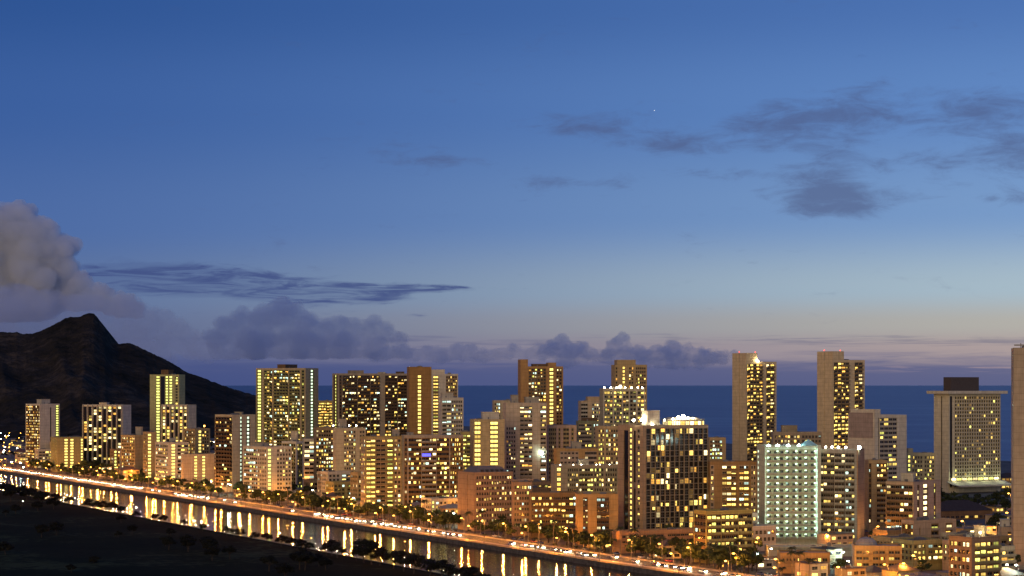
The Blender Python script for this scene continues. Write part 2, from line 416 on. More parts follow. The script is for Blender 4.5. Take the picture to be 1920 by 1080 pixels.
# ------------------------------------------------------------------ the crater mountain behind the town
def build_mountain():
    D = 4150.0
    prof = [(-900, 700), (-500, 660), (-250, 640), (-120, 628), (0, 622), (30, 623), (48, 626), (66, 624), (85, 616), (105, 606), (122, 596), (134, 594), (148, 594), (156, 590), (164, 587), (175, 587),
            (180, 592), (190, 604), (198, 616), (204, 630), (211, 640), (222, 644), (243, 643), (256, 648), (282, 661), (300, 669), (322, 680), (350, 698),
            (375, 706), (400, 716), (430, 727), (475, 740), (520, 756), (580, 778), (640, 797), (700, 806)]
    def ridge(px):
        for (a, ya), (b, yb) in zip(prof, prof[1:]):
            if a <= px <= b: return ya+(yb-ya)*(px-a)/(b-a)
        return prof[-1][1]
    b = MB(); NU, NV_ = 620, 110; idx = {}
    for i in range(NU+1):
        px = -900+1600*i/NU; X = (px-960)/FPX*D
        yr = ridge(px)+noise.noise(Vector((px*.11, 1, 2)))*1.4+noise.noise(Vector((px*.35, 4, 2)))*1.2+noise.noise(Vector((px*.9, 4, 2)))*.8
        hz = max(0.0, CAM_Z+(HOR-yr)/FPX*D)
        for j in range(NV_+1):
            v = -1+1.75*j/NV_                         # -1 foot on this side, 0 crest, .75 down in the crater
            if v <= 0:
                k = 1+v
                y = D+v*900
                prf = .34*k+.66*k**2.3
                amp = math.sin(math.pi*min(1, k*1.02))**1.0
                g = abs(noise.noise(Vector((X*.0062+k*.8, k*.55, 5))))*1.0+abs(noise.noise(Vector((X*.016+k*1.2, k*1.1, 9))))*.55
                g2 = noise.noise(Vector((X*.03, y*.03, 1)))*.16
                z = hz*max(0, prf+amp*(.22-g*.62+g2*.5)*.44)
                # benches and cliffs below the summit
                z += amp*hz*.025*math.sin(k*17+noise.noise(Vector((X*.008, 0, 3)))*5)
            else:
                y = D+v*700; z = hz*(1-.75*v)
            z = max(z, -1.0)
            Xw = X*(y/D) if v < 0 else X
            b.v.append((Xw, y, z)); idx[i, j] = len(b.v)-1
    for i in range(NU):
        for j in range(NV_):
            b.f.append((idx[i, j], idx[i+1, j], idx[i+1, j+1], idx[i, j+1])); b.mi.append(0)
    m, w, p = principled('dry_mountain_scrub')
    tc = w.n('ShaderNodeTexCoord')
    f = w.noise(tc.outputs['Object'], .006, 7, .65, .5); f2 = w.noise(tc.outputs['Object'], .05, 5, .65)
    w.link(w.ramp(w.m('ADD', w.m('MULTIPLY', f, .55), w.m('MULTIPLY', f2, .45)), [(.36, (.014, .016, .012, 1)), (.5, (.038, .034, .028, 1)), (.62, (.085, .070, .056, 1))]), p.inputs['Base Color'])
    p.inputs['Roughness'].default_value = 1.0; p.inputs['Specular IOR Level'].default_value = .05
    h = w.noise(tc.outputs['Object'], .02, 8, .68, .3); bp = w.n('ShaderNodeBump'); bp.inputs['Strength'].default_value = .9; bp.inputs['Distance'].default_value = 30.0
    w.link(h, bp.inputs['Height']); w.link(bp.outputs[0], p.inputs['Normal'])
    o = b.build('mountain', m, smooth=True); tag(o, kind='structure')
build_mountain()

# ------------------------------------------------------------------ cumulus clouds far out over the sea
def unit_ico():
    import bmesh
    bm = bmesh.new(); bmesh.ops.create_icosphere(bm, subdivisions=2, radius=1.0); bm.verts.ensure_lookup_table()
    r = ([tuple(v.co) for v in bm.verts], [tuple(v.index for v in f.verts) for f in bm.faces]); bm.free(); return r
ICO = unit_ico()
def build_clouds():
    def cloud(label, D, puffs, density, color, seed, flat_y, vox=9.0):
        """puffs: (px, py, radius px) merged into one billowing body with a flat base"""
        rnd = random.Random(seed); b = MB(); k = D/FPX
        vv, ff = [], []; zb0 = CAM_Z+(HOR-flat_y)*k
        puffs = list(puffs)
        for (p1, p2) in zip(puffs, puffs[1:]):        # bridge neighbours so that the heap is one body
            if abs(p1[0]-p2[0]) < 3.2*(p1[2]+p2[2]): puffs.append(((p1[0]+p2[0])/2, (p1[1]+p2[1])/2+.25*min(p1[2], p2[2]), (p1[2]+p2[2])*.42))
        for (px, py, r) in list(puffs): puffs.append((px, min(flat_y-r*.3, py+r*.75), r*.85))
        for (px, py, r) in puffs:
            n = max(9, int(r/2.2))
            for q in range(n):
                th = rnd.uniform(0, 2*math.pi); ph = math.acos(rnd.uniform(-.2, 1)); rr = r*rnd.uniform(.26, .5)
                off = r-rr*.7
                if q == 0: off = 0; rr = r*.82
                x = (px-960+off*1.25*math.sin(ph)*math.cos(th))*k; z = CAM_Z+(HOR-(py-off*.92*math.cos(ph)))*k
                y = D+off*math.sin(ph)*math.sin(th)*k*1.1
                z = max(z, CAM_Z+(HOR-flat_y)*k)
                i0 = len(vv); R0 = rr*k
                vv.extend((x+a_*R0*1.25, y+b_*R0, max(z+c_*R0, zb0+c_*R0*.12)) for a_, b_, c_ in ICO[0]); ff.extend(tuple(i0+q_ for q_ in f_) for f_ in ICO[1])
        me = bpy.data.meshes.new('cloud'); me.from_pydata(vv, [], ff)
        m = bpy.data.materials.new('cloud_vapour'); m.use_nodes = True; w = NT(m.node_tree); m.node_tree.nodes.clear()
        out = w.n('ShaderNodeOutputMaterial'); pv = w.n('ShaderNodeVolumePrincipled')
        pv.inputs['Color'].default_value = color+(1,); pv.inputs['Density'].default_value = density; pv.inputs['Anisotropy'].default_value = 0.0  # slate clouds get a darker bluish colour that paints in their shade
        w.link(pv.outputs[0], out.inputs['Volume'])
        me.materials.append(m)
        o = link('cloud', me); tag(o, label, 'cloud', kind='stuff')
        rm = o.modifiers.new('merge', 'REMESH'); rm.mode = 'VOXEL'; rm.voxel_size = vox*k*.3
        for (sc_, st) in ((30, 12), (10, 6)):
            tx = bpy.data.textures.new('billow', 'CLOUDS'); tx.noise_scale = sc_*k; tx.noise_depth = 2
            dm = o.modifiers.new('billow', 'DISPLACE'); dm.texture = tx; dm.strength = st*k; dm.texture_coords = 'GLOBAL'; dm.mid_level = .5
        return o
    cloud('tall cumulus cloud with a pink lit top rising behind the mountain', 26000,
          [(38, 405, 30), (10, 420, 40), (75, 428, 30), (105, 470, 38), (30, 470, 60), (118, 500, 26), (70, 520, 60), (150, 530, 26), (-40, 440, 60), (-60, 520, 80), (10, 540, 60), (140, 545, 30), (185, 552, 24), (225, 566, 22), (255, 578, 16)],
          .008, (.875, .935, 1.0), 3, 600)
    cloud('soft grey-violet cloud bank lying behind the mountain top', 24000,
          [(20, 590, 60), (90, 585, 45), (160, 590, 45), (230, 592, 42), (290, 605, 34), (330, 622, 30), (250, 625, 40), (180, 640, 40), (300, 650, 30), (-40, 600, 60), (360, 640, 26), (390, 655, 20)],
          .0020, (.74, .84, 1.0), 5, 690)
    rnd = random.Random(77)
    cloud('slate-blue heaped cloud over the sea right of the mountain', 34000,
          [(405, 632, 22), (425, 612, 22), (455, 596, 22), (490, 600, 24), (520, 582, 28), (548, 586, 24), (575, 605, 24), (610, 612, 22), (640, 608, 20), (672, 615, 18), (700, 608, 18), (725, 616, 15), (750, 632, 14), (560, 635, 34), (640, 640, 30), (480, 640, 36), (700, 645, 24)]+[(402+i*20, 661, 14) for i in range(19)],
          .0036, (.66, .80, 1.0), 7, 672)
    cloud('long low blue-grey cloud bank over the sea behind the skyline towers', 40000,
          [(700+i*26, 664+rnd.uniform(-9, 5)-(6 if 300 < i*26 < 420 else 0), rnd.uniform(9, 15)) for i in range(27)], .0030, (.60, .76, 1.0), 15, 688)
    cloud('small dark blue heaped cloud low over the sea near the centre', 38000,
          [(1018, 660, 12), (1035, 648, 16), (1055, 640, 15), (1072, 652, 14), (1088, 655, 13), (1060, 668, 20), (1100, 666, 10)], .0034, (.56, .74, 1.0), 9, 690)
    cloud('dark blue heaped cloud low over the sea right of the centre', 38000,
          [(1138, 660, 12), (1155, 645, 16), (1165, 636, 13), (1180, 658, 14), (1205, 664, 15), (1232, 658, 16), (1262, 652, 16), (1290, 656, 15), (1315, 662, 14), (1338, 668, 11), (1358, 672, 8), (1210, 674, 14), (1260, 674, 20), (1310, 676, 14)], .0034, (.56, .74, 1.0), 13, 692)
build_clouds()

# ------------------------------------------------------------------ buildings
REC = .6                                          # depth of window reveals
UNIT = {}
def unit_window(mkey):
    """unit pane with a mullion, centred; scaled per window"""
    if mkey not in UNIT:
        b = MB(); b.box(-.5, .5, -.5, .5, -.5, .5)
        b.cur = 1; b.box(-.03, .03, -.62, -.5, -.5, .5); b.box(-.5, .5, -.62, -.5, -.06, .0)
        UNIT[mkey] = b.mesh('window', [M_GLASS if mkey == 'x' else LIT[mkey], M_METAL])
    return UNIT[mkey]
def unit_balcony(c):
    key = ('balc', c)
    if key not in UNIT:                           # width x, depth -y, one storey z
        b = MB(); b.box(0, 1, -1, 0, 0, .07); b.box(0, 1, -1, -.93, .07, .36); b.box(0, .02, -.93, 0, .07, .36); b.box(.98, 1, -.93, 0, .07, .36)
        UNIT[key] = b.mesh('balcony', wallmat(c))
    return UNIT[key]
COUNT = {'win': 0, 'bld': 0}
FOOT = []
ANCHORS = []

def Z(face, typ, xa, xb, **kw): kw.update(face=face, typ=typ, xa=xa, xb=xb); return kw

def building(name, label, x0, xm, x1, top, t, a=28, wall=(.5, .44, .36), zones=(), fh=3.0, ups=(), pent=(), group=None, seed=None,
             roofc=None, cat='building', base=None, depth=None, short=None, roof_units=2, litmul=1.0):
    seed = seed if seed is not None else int(x0*7+top)
    rnd = random.Random(seed)
    Y = y_at(xm, t); C = Vector(((xm-960)/FPX*Y, Y))
    if base: Y = CAM_Z*FPX/(base-HOR); C = Vector(((xm-960)/FPX*Y, Y))
    if depth and x0 < xm-.5:                      # turn the block until its side shows as wide as in the photograph
        lo, hi = -math.atan((xm-960)/FPX)+.004, R_(70)
        k0 = (x0-960)/FPX
        for _ in range(50):
            md = (lo+hi)/2; e = Vector((-math.sin(md), math.cos(md))); den = e.x-k0*e.y
            wl = (k0*C.y-C.x)/den if abs(den) > 1e-9 else 1e9
            if wl < 0 or wl > depth: lo = md
            else: hi = md
        a = math.degrees(hi)
    ar = R_(a); eR = Vector((math.cos(ar), math.sin(ar))); eL = Vector((-math.sin(ar), math.cos(ar)))
    def sR(px, y=0.0):
        k = (px-960)/FPX; Q = C+eL*y
        return (k*Q.y-Q.x)/(eR.x-k*eR.y)
    def sL(px, x=0.0):
        k = (px-960)/FPX; Q = C+eR*x
        return (k*Q.y-Q.x)/(eL.x-k*eL.y)
    wR = sR(x1) if x1 > xm else (depth or 14.0)
    wL = sL(x0) if x0 < xm-.5 else (depth or 16.0)
    hz = lambda py: CAM_Z-(py-HOR)/FPX*Y
    h = hz(top)
    root = link(name, None, loc=(C.x, C.y, 0), rz=ar)
    tag(root, label, cat, group)
    far = FPX*fh/Y < 7.6                          # storeys smaller than this can not be picked apart one by one
    vfar = Y > 2300
    W = MB(); F = MB(); fin = MB(); fcol = None
    maxh = h
    def bx(mb, face, u0, u1, v0, v1, z0, z1):
        if face == 'R': mb.box(u0, u1, -v1, -v0, z0, z1)
        else: mb.box(-v1, -v0, u0, u1, z0, z1)
    W.box(REC, wR-.01, REC, wL-.01, 0, h)         # core
    P = 1.0
    W.box(wR-.35, wR, REC, wL, h, h+P); W.box(REC, wR-.35, wL-.35, wL, h, h+P)
    zs = {'R': [], 'L': []}
    for z in zones:
        z = dict(z)
        if z['face'] == 'R': z['u0'], z['u1'] = max(sR(z['xa']), 0.02), min(sR(z['xb']), wR-.02)
        else: z['u0'], z['u1'] = max(sL(z['xb']), REC+.02 if False else .02), min(sL(z['xa']), wL-.02)
        z['z1'] = hz(z['y0']) if 'y0' in z else h-.8
        z['z0'] = max(0.5, hz(z['y1'])) if 'y1' in z else 4.2
        zs[z['face']].append(z)
    wins = []                                     # (key, face, u, z, w, h)
    for face, wid in (('R', wR), ('L', wL)):
        lst = sorted(zs[face], key=lambda z: z['u0']); u = 0.0 if face == 'R' else 0.0
        start = 0.0
        if face == 'L': start = REC              # the right face keeps the corner
        u = start
        for z in lst:
            if z['u0'] > u+.02: bx(W, face, u, z['u0'], -REC, 0, 0, h+P)
            z['u0'] = max(z['u0'], u)
            ztop = z['z1']
            bx(W, face, z['u0'], z['u1'], -REC, 0, ztop, h+P)
            if z['z0'] > 0: bx(W, face, z['u0'], z['u1'], -REC, 0, 0, z['z0'])
            u = z['u1']
        if u < wid-.02: bx(W, face, u, wid, -REC, 0, 0, h+P)
        for z in lst:
            u0, u1, z0, z1 = z['u0'], z['u1'], z['z0'], z['z1']; wdt = u1-u0; typ = z['typ']
            if wdt < .3: continue
            fl = z.get('fh', fh); nf = max(1, int(round((z1-z0)/fl))); fl = (z1-z0)/nf
            lit = z.get('lit', .25)*litmul*(1.3 if z.get('lit', .25) < .7 else 1); pal = z.get('pal', 'yyyyyywwwwwoogccd'); n = z.get('n', max(1, int(wdt/3.2)))
            if typ == 'win': n = max(n, int(round(wdt/2.7)))
            elif typ in ('balc', 'band'): n = max(n, int(round(wdt/3.4)))
            if 'c' in z: fcol = z['c']
            if typ in ('win', 'band', 'balc', 'grid', 'col', 'cells'):
                bw = wdt/n
                wf = z.get('wf', {'win': .62, 'band': .96, 'balc': .86, 'grid': .9, 'col': .6, 'cells': .9}[typ]); hf = z.get('hf', {'win': .52, 'band': .5, 'balc': .74, 'grid': .88, 'col': .55, 'cells': .8}[typ])
                pv = {'win': -.06, 'band': -.12, 'balc': -.04, 'grid': .18, 'col': -.06, 'cells': .05}[typ]
                # spandrel bands and piers in front of the recessed glass
                for k in range(nf):
                    zb = z0+k*fl; sill = zb+fl*(1-hf)*(.62 if typ != 'balc' else .12)
                    bx(F, face, u0, u1, -REC, pv+.04, zb, sill)
                    if typ != 'balc': bx(F, face, u0, u1, -REC, pv+.04, sill+fl*hf, zb+fl)
                    else: bx(F, face, u0, u1, -REC, pv+.04, sill+fl*hf, zb+fl)
                for q in range(n+1):
                    uc = u0+q*bw; hw = bw*(1-wf)/2
                    bx(F, face, max(u0, uc-hw), min(u1, uc+hw), -REC, pv, z0, z1)
                clus = [[rnd.random() for _ in range(n)] for _ in range(nf)]
                for k in range(nf):
                    fl_on = rnd.random()
                    for q in range(n):
                        pr = lit*(.35+1.3*(.5*fl_on+.5*clus[k][q])) if lit < .9 else lit
                        key = rnd.choice(pal) if rnd.random() < pr else 'x'
                        zb = z0+k*fl; sill = zb+fl*(1-hf)*(.62 if typ != 'balc' else .12)
                        ww, hh = bw*wf, fl*hf
                        uu = u0+(q+.5)*bw
                        wins.append(('x', face, uu, sill+hh*.5, ww, hh))
                        if key != 'x':            # lit glass: part of the pane, between curtains and under blinds
                            full = rnd.random() > z.get('half', .6)
                            lw = ww*(.98 if full else rnd.uniform(.35, .8)); lh = hh*(.98 if rnd.random() < .5 else rnd.uniform(.55, .95))
                            wins.append((key+'+', face, uu+(ww-lw)*.5*rnd.choice((-1, 0, 1)), sill+hh*.5+(hh-lh)*.5*rnd.choice((-1, 1)), lw, lh))
                if typ == 'balc':
                    d = z.get('d', 1.3); bc = z.get('bc', wall)
                    for k in range(nf):
                        for q in range(n):
                            zb = z0+k*fl
                            if far:
                                ua, ub = u0+q*bw+.1, u0+(q+1)*bw-.1
                                bx(F, face, ua, ub, .01, d, zb, zb+.22); bx(F, face, ua, ub, d-.1, d, zb+.22, zb+1.05)
                            else:
                                ua = u0+q*bw+.1
                                o = link('balcony', unit_balcony(bc), root)
                                if face == 'R': o.location = (ua, -.01, zb); o.scale = (bw-.2, d, fl)
                                else: o.location = (-.01, u0+(q+1)*bw-.1, zb); o.rotation_euler = (0, 0, R_(-90)); o.scale = (bw-.2, d, fl)
                if typ == 'grid':
                    for q in range(n+1): bx(F, face, max(u0, u0+q*bw-.14), min(u1, u0+q*bw+.14), -REC, .42, z0, z1)
                    for k in range(nf+1): bx(F, face, u0, u1, -REC, .36, z0+k*fl-.16, z0+k*fl+.16)
            elif typ == 'fins':                   # tall rounded fins with dark recessed bays between
                bw = wdt/n
                for q in range(n+1):
                    uc = u0+q*bw; hw = z.get('fw', .9)/2; dd = z.get('d', 1.5); zt = h+P
                    bx(F, face, max(u0-.2, uc-hw), min(u1+.2, uc+hw), -REC, dd-.9, z0, zt+.5)
                    bx(F, face, max(u0-.2, uc-hw), min(u1+.2, uc+hw), dd-.9, dd-.4, z0, zt-.1); bx(F, face, max(u0-.2, uc-hw), min(u1+.2, uc+hw), dd-.4, dd, z0, zt-1.0)
                for q in range(n):                # dark recess behind the fins, thin slab edges
                    wins.append(('x', face, u0+(q+.5)*bw, (z0+z1)/2, bw*.98, z1-z0))
                for k in range(nf):
                    for q in range(n):
                        key = rnd.choice(pal) if rnd.random() < lit else 'x'
                        if key != 'x': wins.append((key+'+', face, u0+(q+.5)*bw, z0+(k+.62)*fl, bw*.6, fl*.6))
            elif typ == 'slot':
                wins.append(('x', face, (u0+u1)/2, (z0+z1)/2, wdt, z1-z0))
            elif typ == 'stair':                  # open stair or lift lobby: one lamp-lit opening a storey
                lw = min(wdt*.8, z.get('w', 1.7)); side = (wdt-lw)/2
                bx(F, face, u0, u0+side, -REC, -.05, z0, z1); bx(F, face, u1-side, u1, -REC, -.05, z0, z1)
                for k in range(nf):
                    bx(F, face, u0+side, u1-side, -REC, -.1, z0+k*fl, z0+k*fl+fl*.42)
                    wins.append((rnd.choice(pal) if rnd.random() < z.get('lit', 1.0) else 'x', face, (u0+u1)/2, z0+(k+.71)*fl, lw, fl*.56))
    W.build('wall', wallmat(wall), root)
    if F.v: F.build('facade_frame', wallmat(tuple(q*.8 for q in (fcol or wall))), root)
    # panes: lit ones and the near ones singly, far dark ones joined
    X = MB(); nsingle = 0
    order = sorted(wins, key=lambda q: q[0] == 'x')
    rnd.shuffle(order); order.sort(key=lambda q: q[0] == 'x')
    LX = {}
    for (key, face, u, zc, w_, h_) in order:
        v = -REC+.06
        if key[-1] == '+': key = key[0]; v += .12
        single = (not far or key != 'x') and nsingle < 295 and not (vfar and key == 'x')
        if single:
            nsingle += 1
            o = link('window', unit_window(key), root)
            if face == 'R': o.location = (u, -v, zc); o.scale = (w_, .1, h_)
            else: o.location = (-v, u, zc); o.scale = (w_, .1, h_); o.rotation_euler = (0, 0, R_(-90))
        else:
            mb = LX.setdefault(key, MB()); bx(mb, face, u-w_/2, u+w_/2, v-.05, v+.05, zc-h_/2, zc+h_/2)
    for key, mb in LX.items():
        o = mb.build('small_windows', M_GLASS if key == 'x' else LIT[key], root); o['kind'] = 'stuff'
    COUNT['win'] += nsingle; COUNT['bld'] += 1
    # roof, upper blocks, penthouses
    b = MB(); b.box(REC, wR-.36, REC, wL-.36, h+.02, h+.25)
    roof_o = b.build('roof', M_ROOF if not roofc else wallmat(roofc), root)
    for q in range(roof_units):
        b = MB()
        cx, cyy = rnd.uniform(.25, .75)*wR, rnd.uniform(.25, .75)*wL; s1, s2, s3 = rnd.uniform(.8, 2), rnd.uniform(.8, 2), rnd.uniform(.8, 1.8)
        b.box(cx-s1, cx+s1, cyy-s2, cyy+s2, h+.25, h+.25+s3); b.box(cx-s1*.6, cx+s1*.6, cyy-s2*.6, cyy+s2*.6, h+.25+s3, h+.4+s3)
        b.build('roof_unit', M_METAL, roof_o)
    for (xa, xb, tp, *rest) in ups:
        c = rest[0] if rest else wall
        ua, ub = sR(max(xa, xm)) if xa > xm else 0.0, min(sR(xb), wR) if xb > xm else wR*.3
        ya = min(sL(xa), wL) if xa < xm-.5 else wL*.75
        h2 = hz(tp); b = MB()
        b.box(ua+.02, ub-.02, .02, ya-.02, h+.26, h2); b.box(ua+.02, ub-.02, .02, .3, h2, h2+.6); b.box(ua+.02, ua+.3, .3, ya-.02, h2, h2+.6)
        b.build('upper_block', wallmat(c), root); maxh = max(maxh, h2)
    for (xa, xb, tp, *rest) in pent:
        c = rest[0] if rest else tuple(x*.85 for x in wall)
        d = min(wL*.45, 9.0); ym = wL*.5
        ua, ub = sR(xa, ym+d/2), sR(xb, ym-d/2)
        if ub < ua+1.5: ub = ua+1.5
        ua = max(ua, .5); ub = min(ub, wR-.5) if min(ub, wR-.5) > ua+1 else ua+2
        h2 = CAM_Z-(tp-HOR)/FPX*(Y+ym); h2 = max(h2, h+1.8); b = MB()
        b.box(ua, ub, ym-d/2, ym+d/2, h+.26, h2); b.box(ua-.25, ub+.25, ym-d/2-.25, ym+d/2+.25, h2, h2+.3)
        po = b.build('penthouse', wallmat(c), root)
        b = MB(); b.box(ua+(ub-ua)*.3, ua+(ub-ua)*.3+.9, ym-d/2-.06, ym-d/2-.005, h+.26, h+2.4); b.build('door', M_METAL, po); maxh = max(maxh, h2)
    FOOT.append((label, [C, C+eR*wR, C+eR*wR+eL*wL, C+eL*wL], wR, wL, h, Y))
    root['_h'] = h
    B = dict(root=root, C=C, eR=eR, eL=eL, wR=wR, wL=wL, h=h, Y=Y, sR=sR, sL=sL, hz=hz, maxh=maxh, px=(x0+x1)/2)
    del root['_h']
    ANCHORS.append((C.x, C.y, short or label)); return B

def roof_lamp(B, px, py, key='w', power=0, y=None, r=.45):
    """floodlight part standing on a roof: stem and glowing head"""
    root = B['root']; yy = B['wL']*.4 if y is None else y
    x = B['sR'](px, yy); zt = CAM_Z-(py-HOR)/FPX*(B['Y']+yy)
    b = MB(); b.tube([(x, yy, B['h']), (x, yy, zt-.2)], .1, 5); s = b.build('lamp_stem', M_METAL, root)
    b = MB(); b.lathe([(0.01, -r), (r*.7, -r*.6), (r, 0), (r*.7, r*.6), (.01, r)], 8)
    o = b.build('roof_light', {'w': M_LAMPW, 'o': M_LAMP, 'c': M_LAMPC, 'r': LIT['r'], 'y': M_LAMPW}[key], s); o.location = (x, yy, zt)
    if power:
        l = bpy.data.lights.new('roof_light_glow', 'POINT'); l.energy = power; l.shadow_soft_size = .5
        l.color = {'w': (1, .8, .5), 'o': (1, .48, .12), 'c': (.7, 1, .9), 'r': (1, .1, .05), 'y': (1, .8, .4)}[key]
        link('roof_light_glow', l, root, loc=(x, yy-.8, zt+.9))

BEIGE, WHITE, PINK, TAN, BROWN, DKBR = (.52, .44, .33), (.62, .57, .50), (.50, .39, .32), (.46, .34, .19), (.25, .15, .07), (.15, .095, .06)
ORNG, GREY, OLIVE, TEAL, PALE, CREAM = (.46, .27, .12), (.38, .35, .32), (.34, .30, .15), (.10, .14, .14), (.56, .52, .48), (.56, .48, .34)
LG = 'yyyywwwggo'
def build_city():
    Bd = building
    # ---- far left, from the frame's edge to the wide twin slab
    B = Bd('apartment_tower', 'slab tower with blank pale end wall and brown window side at far left', 48, 75, 112, 759, 70, 45, PALE, [
        Z('L', 'win', 49, 74, n=5, lit=.55, c=DKBR, pal='yyowwo'), Z('R', 'slot', 94, 96.5, y0=764), Z('R', 'stair', 104, 111, pal='k', fh=2.6, w=3)], pent=[(69, 94, 749)], short='blank-walled slab tower')
    Bd('walk_up_block', 'low yellow block with three columns of stair lights by the canal road', 95, 108, 157, 822, 42, 28, OLIVE, [
        Z('L', 'stair', 97, 101, pal='s', fh=2.8), Z('L', 'stair', 102, 107, pal='s', fh=2.8), Z('R', 'stair', 120, 128, pal='s', fh=2.8, w=3), Z('R', 'stair', 131, 139, pal='s', fh=2.8, w=3), Z('R', 'stair', 151, 156, pal='s', fh=2.8)], short='low yellow block')
    Bd('finned_tower', 'white finned tower with rounded fin tops beside the low yellow block', 155, 230, 246, 761, 105, 65, WHITE, [
        Z('L', 'fins', 156, 229, n=8, lit=.3, c=WHITE, pal='yywwwo')], pent=[(180, 205, 755)], short='finned tower')
    Bd('apartment_block', 'tan block with plain pier and pink roof edge right of the finned tower', 227, 253, 273, 818, 78, 45, TAN, [
        Z('L', 'win', 228, 252, n=5, lit=.3)], pent=[(254, 272, 801, GREY)], short='tan block')
    Bd('apartment_block', 'narrow tan block with one bright stair column', 268, 276, 294, 812, 46, 28, TAN, [
        Z('R', 'stair', 277, 284, pal='s', fh=2.9, w=3), Z('L', 'win', 269, 275, n=3, lit=.2)], short='narrow tan block')
    B = Bd('apartment_tower', 'tall slim tower with greenish light columns in front of the mountain slope', 281, 336, 347, 704, 185, 65, (.42, .42, .24), [
        Z('L', 'stair', 292, 300, pal='k', fh=3.0, w=4), Z('L', 'slot', 301, 309), Z('L', 'stair', 310, 315, pal='k', w=3), Z('L', 'stair', 317, 323, pal='k', w=4), Z('L', 'win', 328, 334, n=1, lit=.3, pal='kyw')],
        pent=[(301, 325, 694, DKBR)], short='slim green-lit tower')
    Bd('finned_tower', 'white finned tower with rounded fin tops at the foot of the green lit tower', 303, 353, 368, 761, 115, 65, WHITE, [
        Z('L', 'fins', 304, 352, n=6, lit=.42, c=WHITE, pal='yywwgo')], short='second finned tower')
    Bd('apartment_block', 'white banded block with a pink light column up its middle', 291, 315, 354, 832, 44, 28, WHITE, [
        Z('L', 'band', 292, 314, n=6, lit=.4, c=WHITE), Z('R', 'stair', 321, 329, pal='s', fh=2.7, w=3, c=PINK), Z('R', 'band', 333, 353, n=3, lit=.45)], pent=[(318, 330, 822)], short='white banded block')
    B = Bd('apartment_block', 'brown mid-rise with orange lamp on its roof', 345, 366, 394, 806, 92, 40, (.34, .27, .17), [
        Z('L', 'win', 346, 365, n=4, lit=.3), Z('R', 'stair', 372, 378, pal='s', w=3), Z('R', 'win', 379, 392, n=2, lit=.2)], short='brown mid-rise')
    roof_lamp(B, 383, 799, 'o', 2500, r=.8)
    Bd('apartment_block', 'blank pink block with two yellow stair columns beside palms', 340, 344, 402, 854, 44, 12, PINK, [
        Z('R', 'stair', 364, 370, pal='s', fh=2.6, w=2.6), Z('R', 'stair', 379, 385, pal='s', fh=2.6, w=2.6)], depth=14, short='blank pink block')
    B = Bd('apartment_tower', 'brown windowed tower with beige end wall carrying a dotted light column', 403, 436, 479, 780, 66, 45, BEIGE, [
        Z('L', 'balc', 404, 435, n=5, lit=.2, c=DKBR, bc=DKBR), Z('R', 'stair', 450, 454, pal='a', w=1.2), Z('R', 'stair', 462, 469, pal='a', w=2.2)], pent=[(440, 456, 773)], short='brown and beige tower')
    B = Bd('apartment_tower', 'broad dark tower with white light strip, right of the mountain slope', 480, 573, 597, 692, 215, 62, (.42, .35, .26), [
        Z('L', 'stair', 481, 491, pal='k', fh=3, w=3.5, c=(.3, .3, .14)), Z('L', 'balc', 495, 510, n=3, lit=.35, c=DKBR, bc=BROWN), Z('L', 'balc', 513, 540, n=5, lit=.42, bc=BROWN), Z('L', 'balc', 542, 562, n=4, lit=.33, bc=BROWN), Z('L', 'win', 565, 571, n=1, lit=.25),
        Z('R', 'stair', 581, 589, pal='a', fh=3, w=3.4, c=PALE)], pent=[(520, 572, 684, DKBR)], short='broad dark tower')
    Bd('hotel_block', 'small amber lit block between the broad dark tower and the twin slab', 594, 596, 624, 753, 330, 14, (.42, .33, .12), [
        Z('R', 'balc', 597, 623, n=5, lit=.95, pal='yyyo')], depth=16, short='amber block')
    Bd('apartment_tower', 'very wide dark slab with stacked balconies and one white pier', 623, 634, 766, 702, 240, 20, (.38, .32, .26), [
        Z('L', 'stair', 625, 633, pal='k', w=4), Z('R', 'win', 636, 641, n=1, lit=.1), Z('R', 'balc', 642, 670, n=5, lit=.3, c=DKBR, bc=(.30, .26, .22)), Z('R', 'balc', 671, 694, n=4, lit=.38, bc=(.30, .26, .22)), Z('R', 'balc', 695, 712, n=3, lit=.35, bc=(.3, .26, .22)),
        Z('R', 'balc', 722, 745, n=4, lit=.33, bc=(.3, .26, .22)), Z('R', 'balc', 746, 763, n=3, lit=.3, bc=(.3, .26, .22))], pent=[(652, 682, 695), (708, 722, 698, WHITE), (742, 758, 697, DKBR)], short='very wide slab')
    Bd('apartment_tower', 'plain brown tower with one bright yellow stair line', 763, 767, 809, 690, 190, 15, (.33, .19, .075), [
        Z('R', 'stair', 783, 790, pal='s', fh=2.9, w=2.6, y0=704)], depth=20, short='plain brown tower')
    B = Bd('apartment_tower', 'pale tower with white central slab behind the plain brown tower', 806, 809, 859, 703, 300, 12, PALE, [
        Z('R', 'balc', 812, 822, n=1, lit=1.0, pal='yyg', half=0), Z('R', 'win', 836, 857, n=5, lit=.3, c=(.40, .28, .16))], ups=[(809, 834, 694, WHITE)], depth=18, short='pale tower')
    Bd('apartment_block', 'pale balcony block below the pale tower', 822, 828, 869, 748, 175, 22, PALE, [
        Z('R', 'balc', 829, 846, n=2, lit=.42, pal='wwyc', half=.2), Z('R', 'win', 847, 867, n=5, lit=.22)], pent=[(826, 850, 737)], depth=18, short='pale balcony block')
    # ---- front rows, left of centre
    Bd('apartment_block', 'white corner block with a bright vertical light strip behind the trees', 456, 500, 547, 840, 47, 40, WHITE, [
        Z('L', 'band', 457, 482, n=7, lit=.3, pal='ccwg', c=WHITE), Z('L', 'win', 483, 499, n=5, lit=.15), Z('R', 'stair', 502, 509, pal='k', fh=2.7, w=2.6), Z('R', 'win', 519, 546, n=5, lit=.25)], pent=[(476, 504, 831, GREY)], short='white corner block')
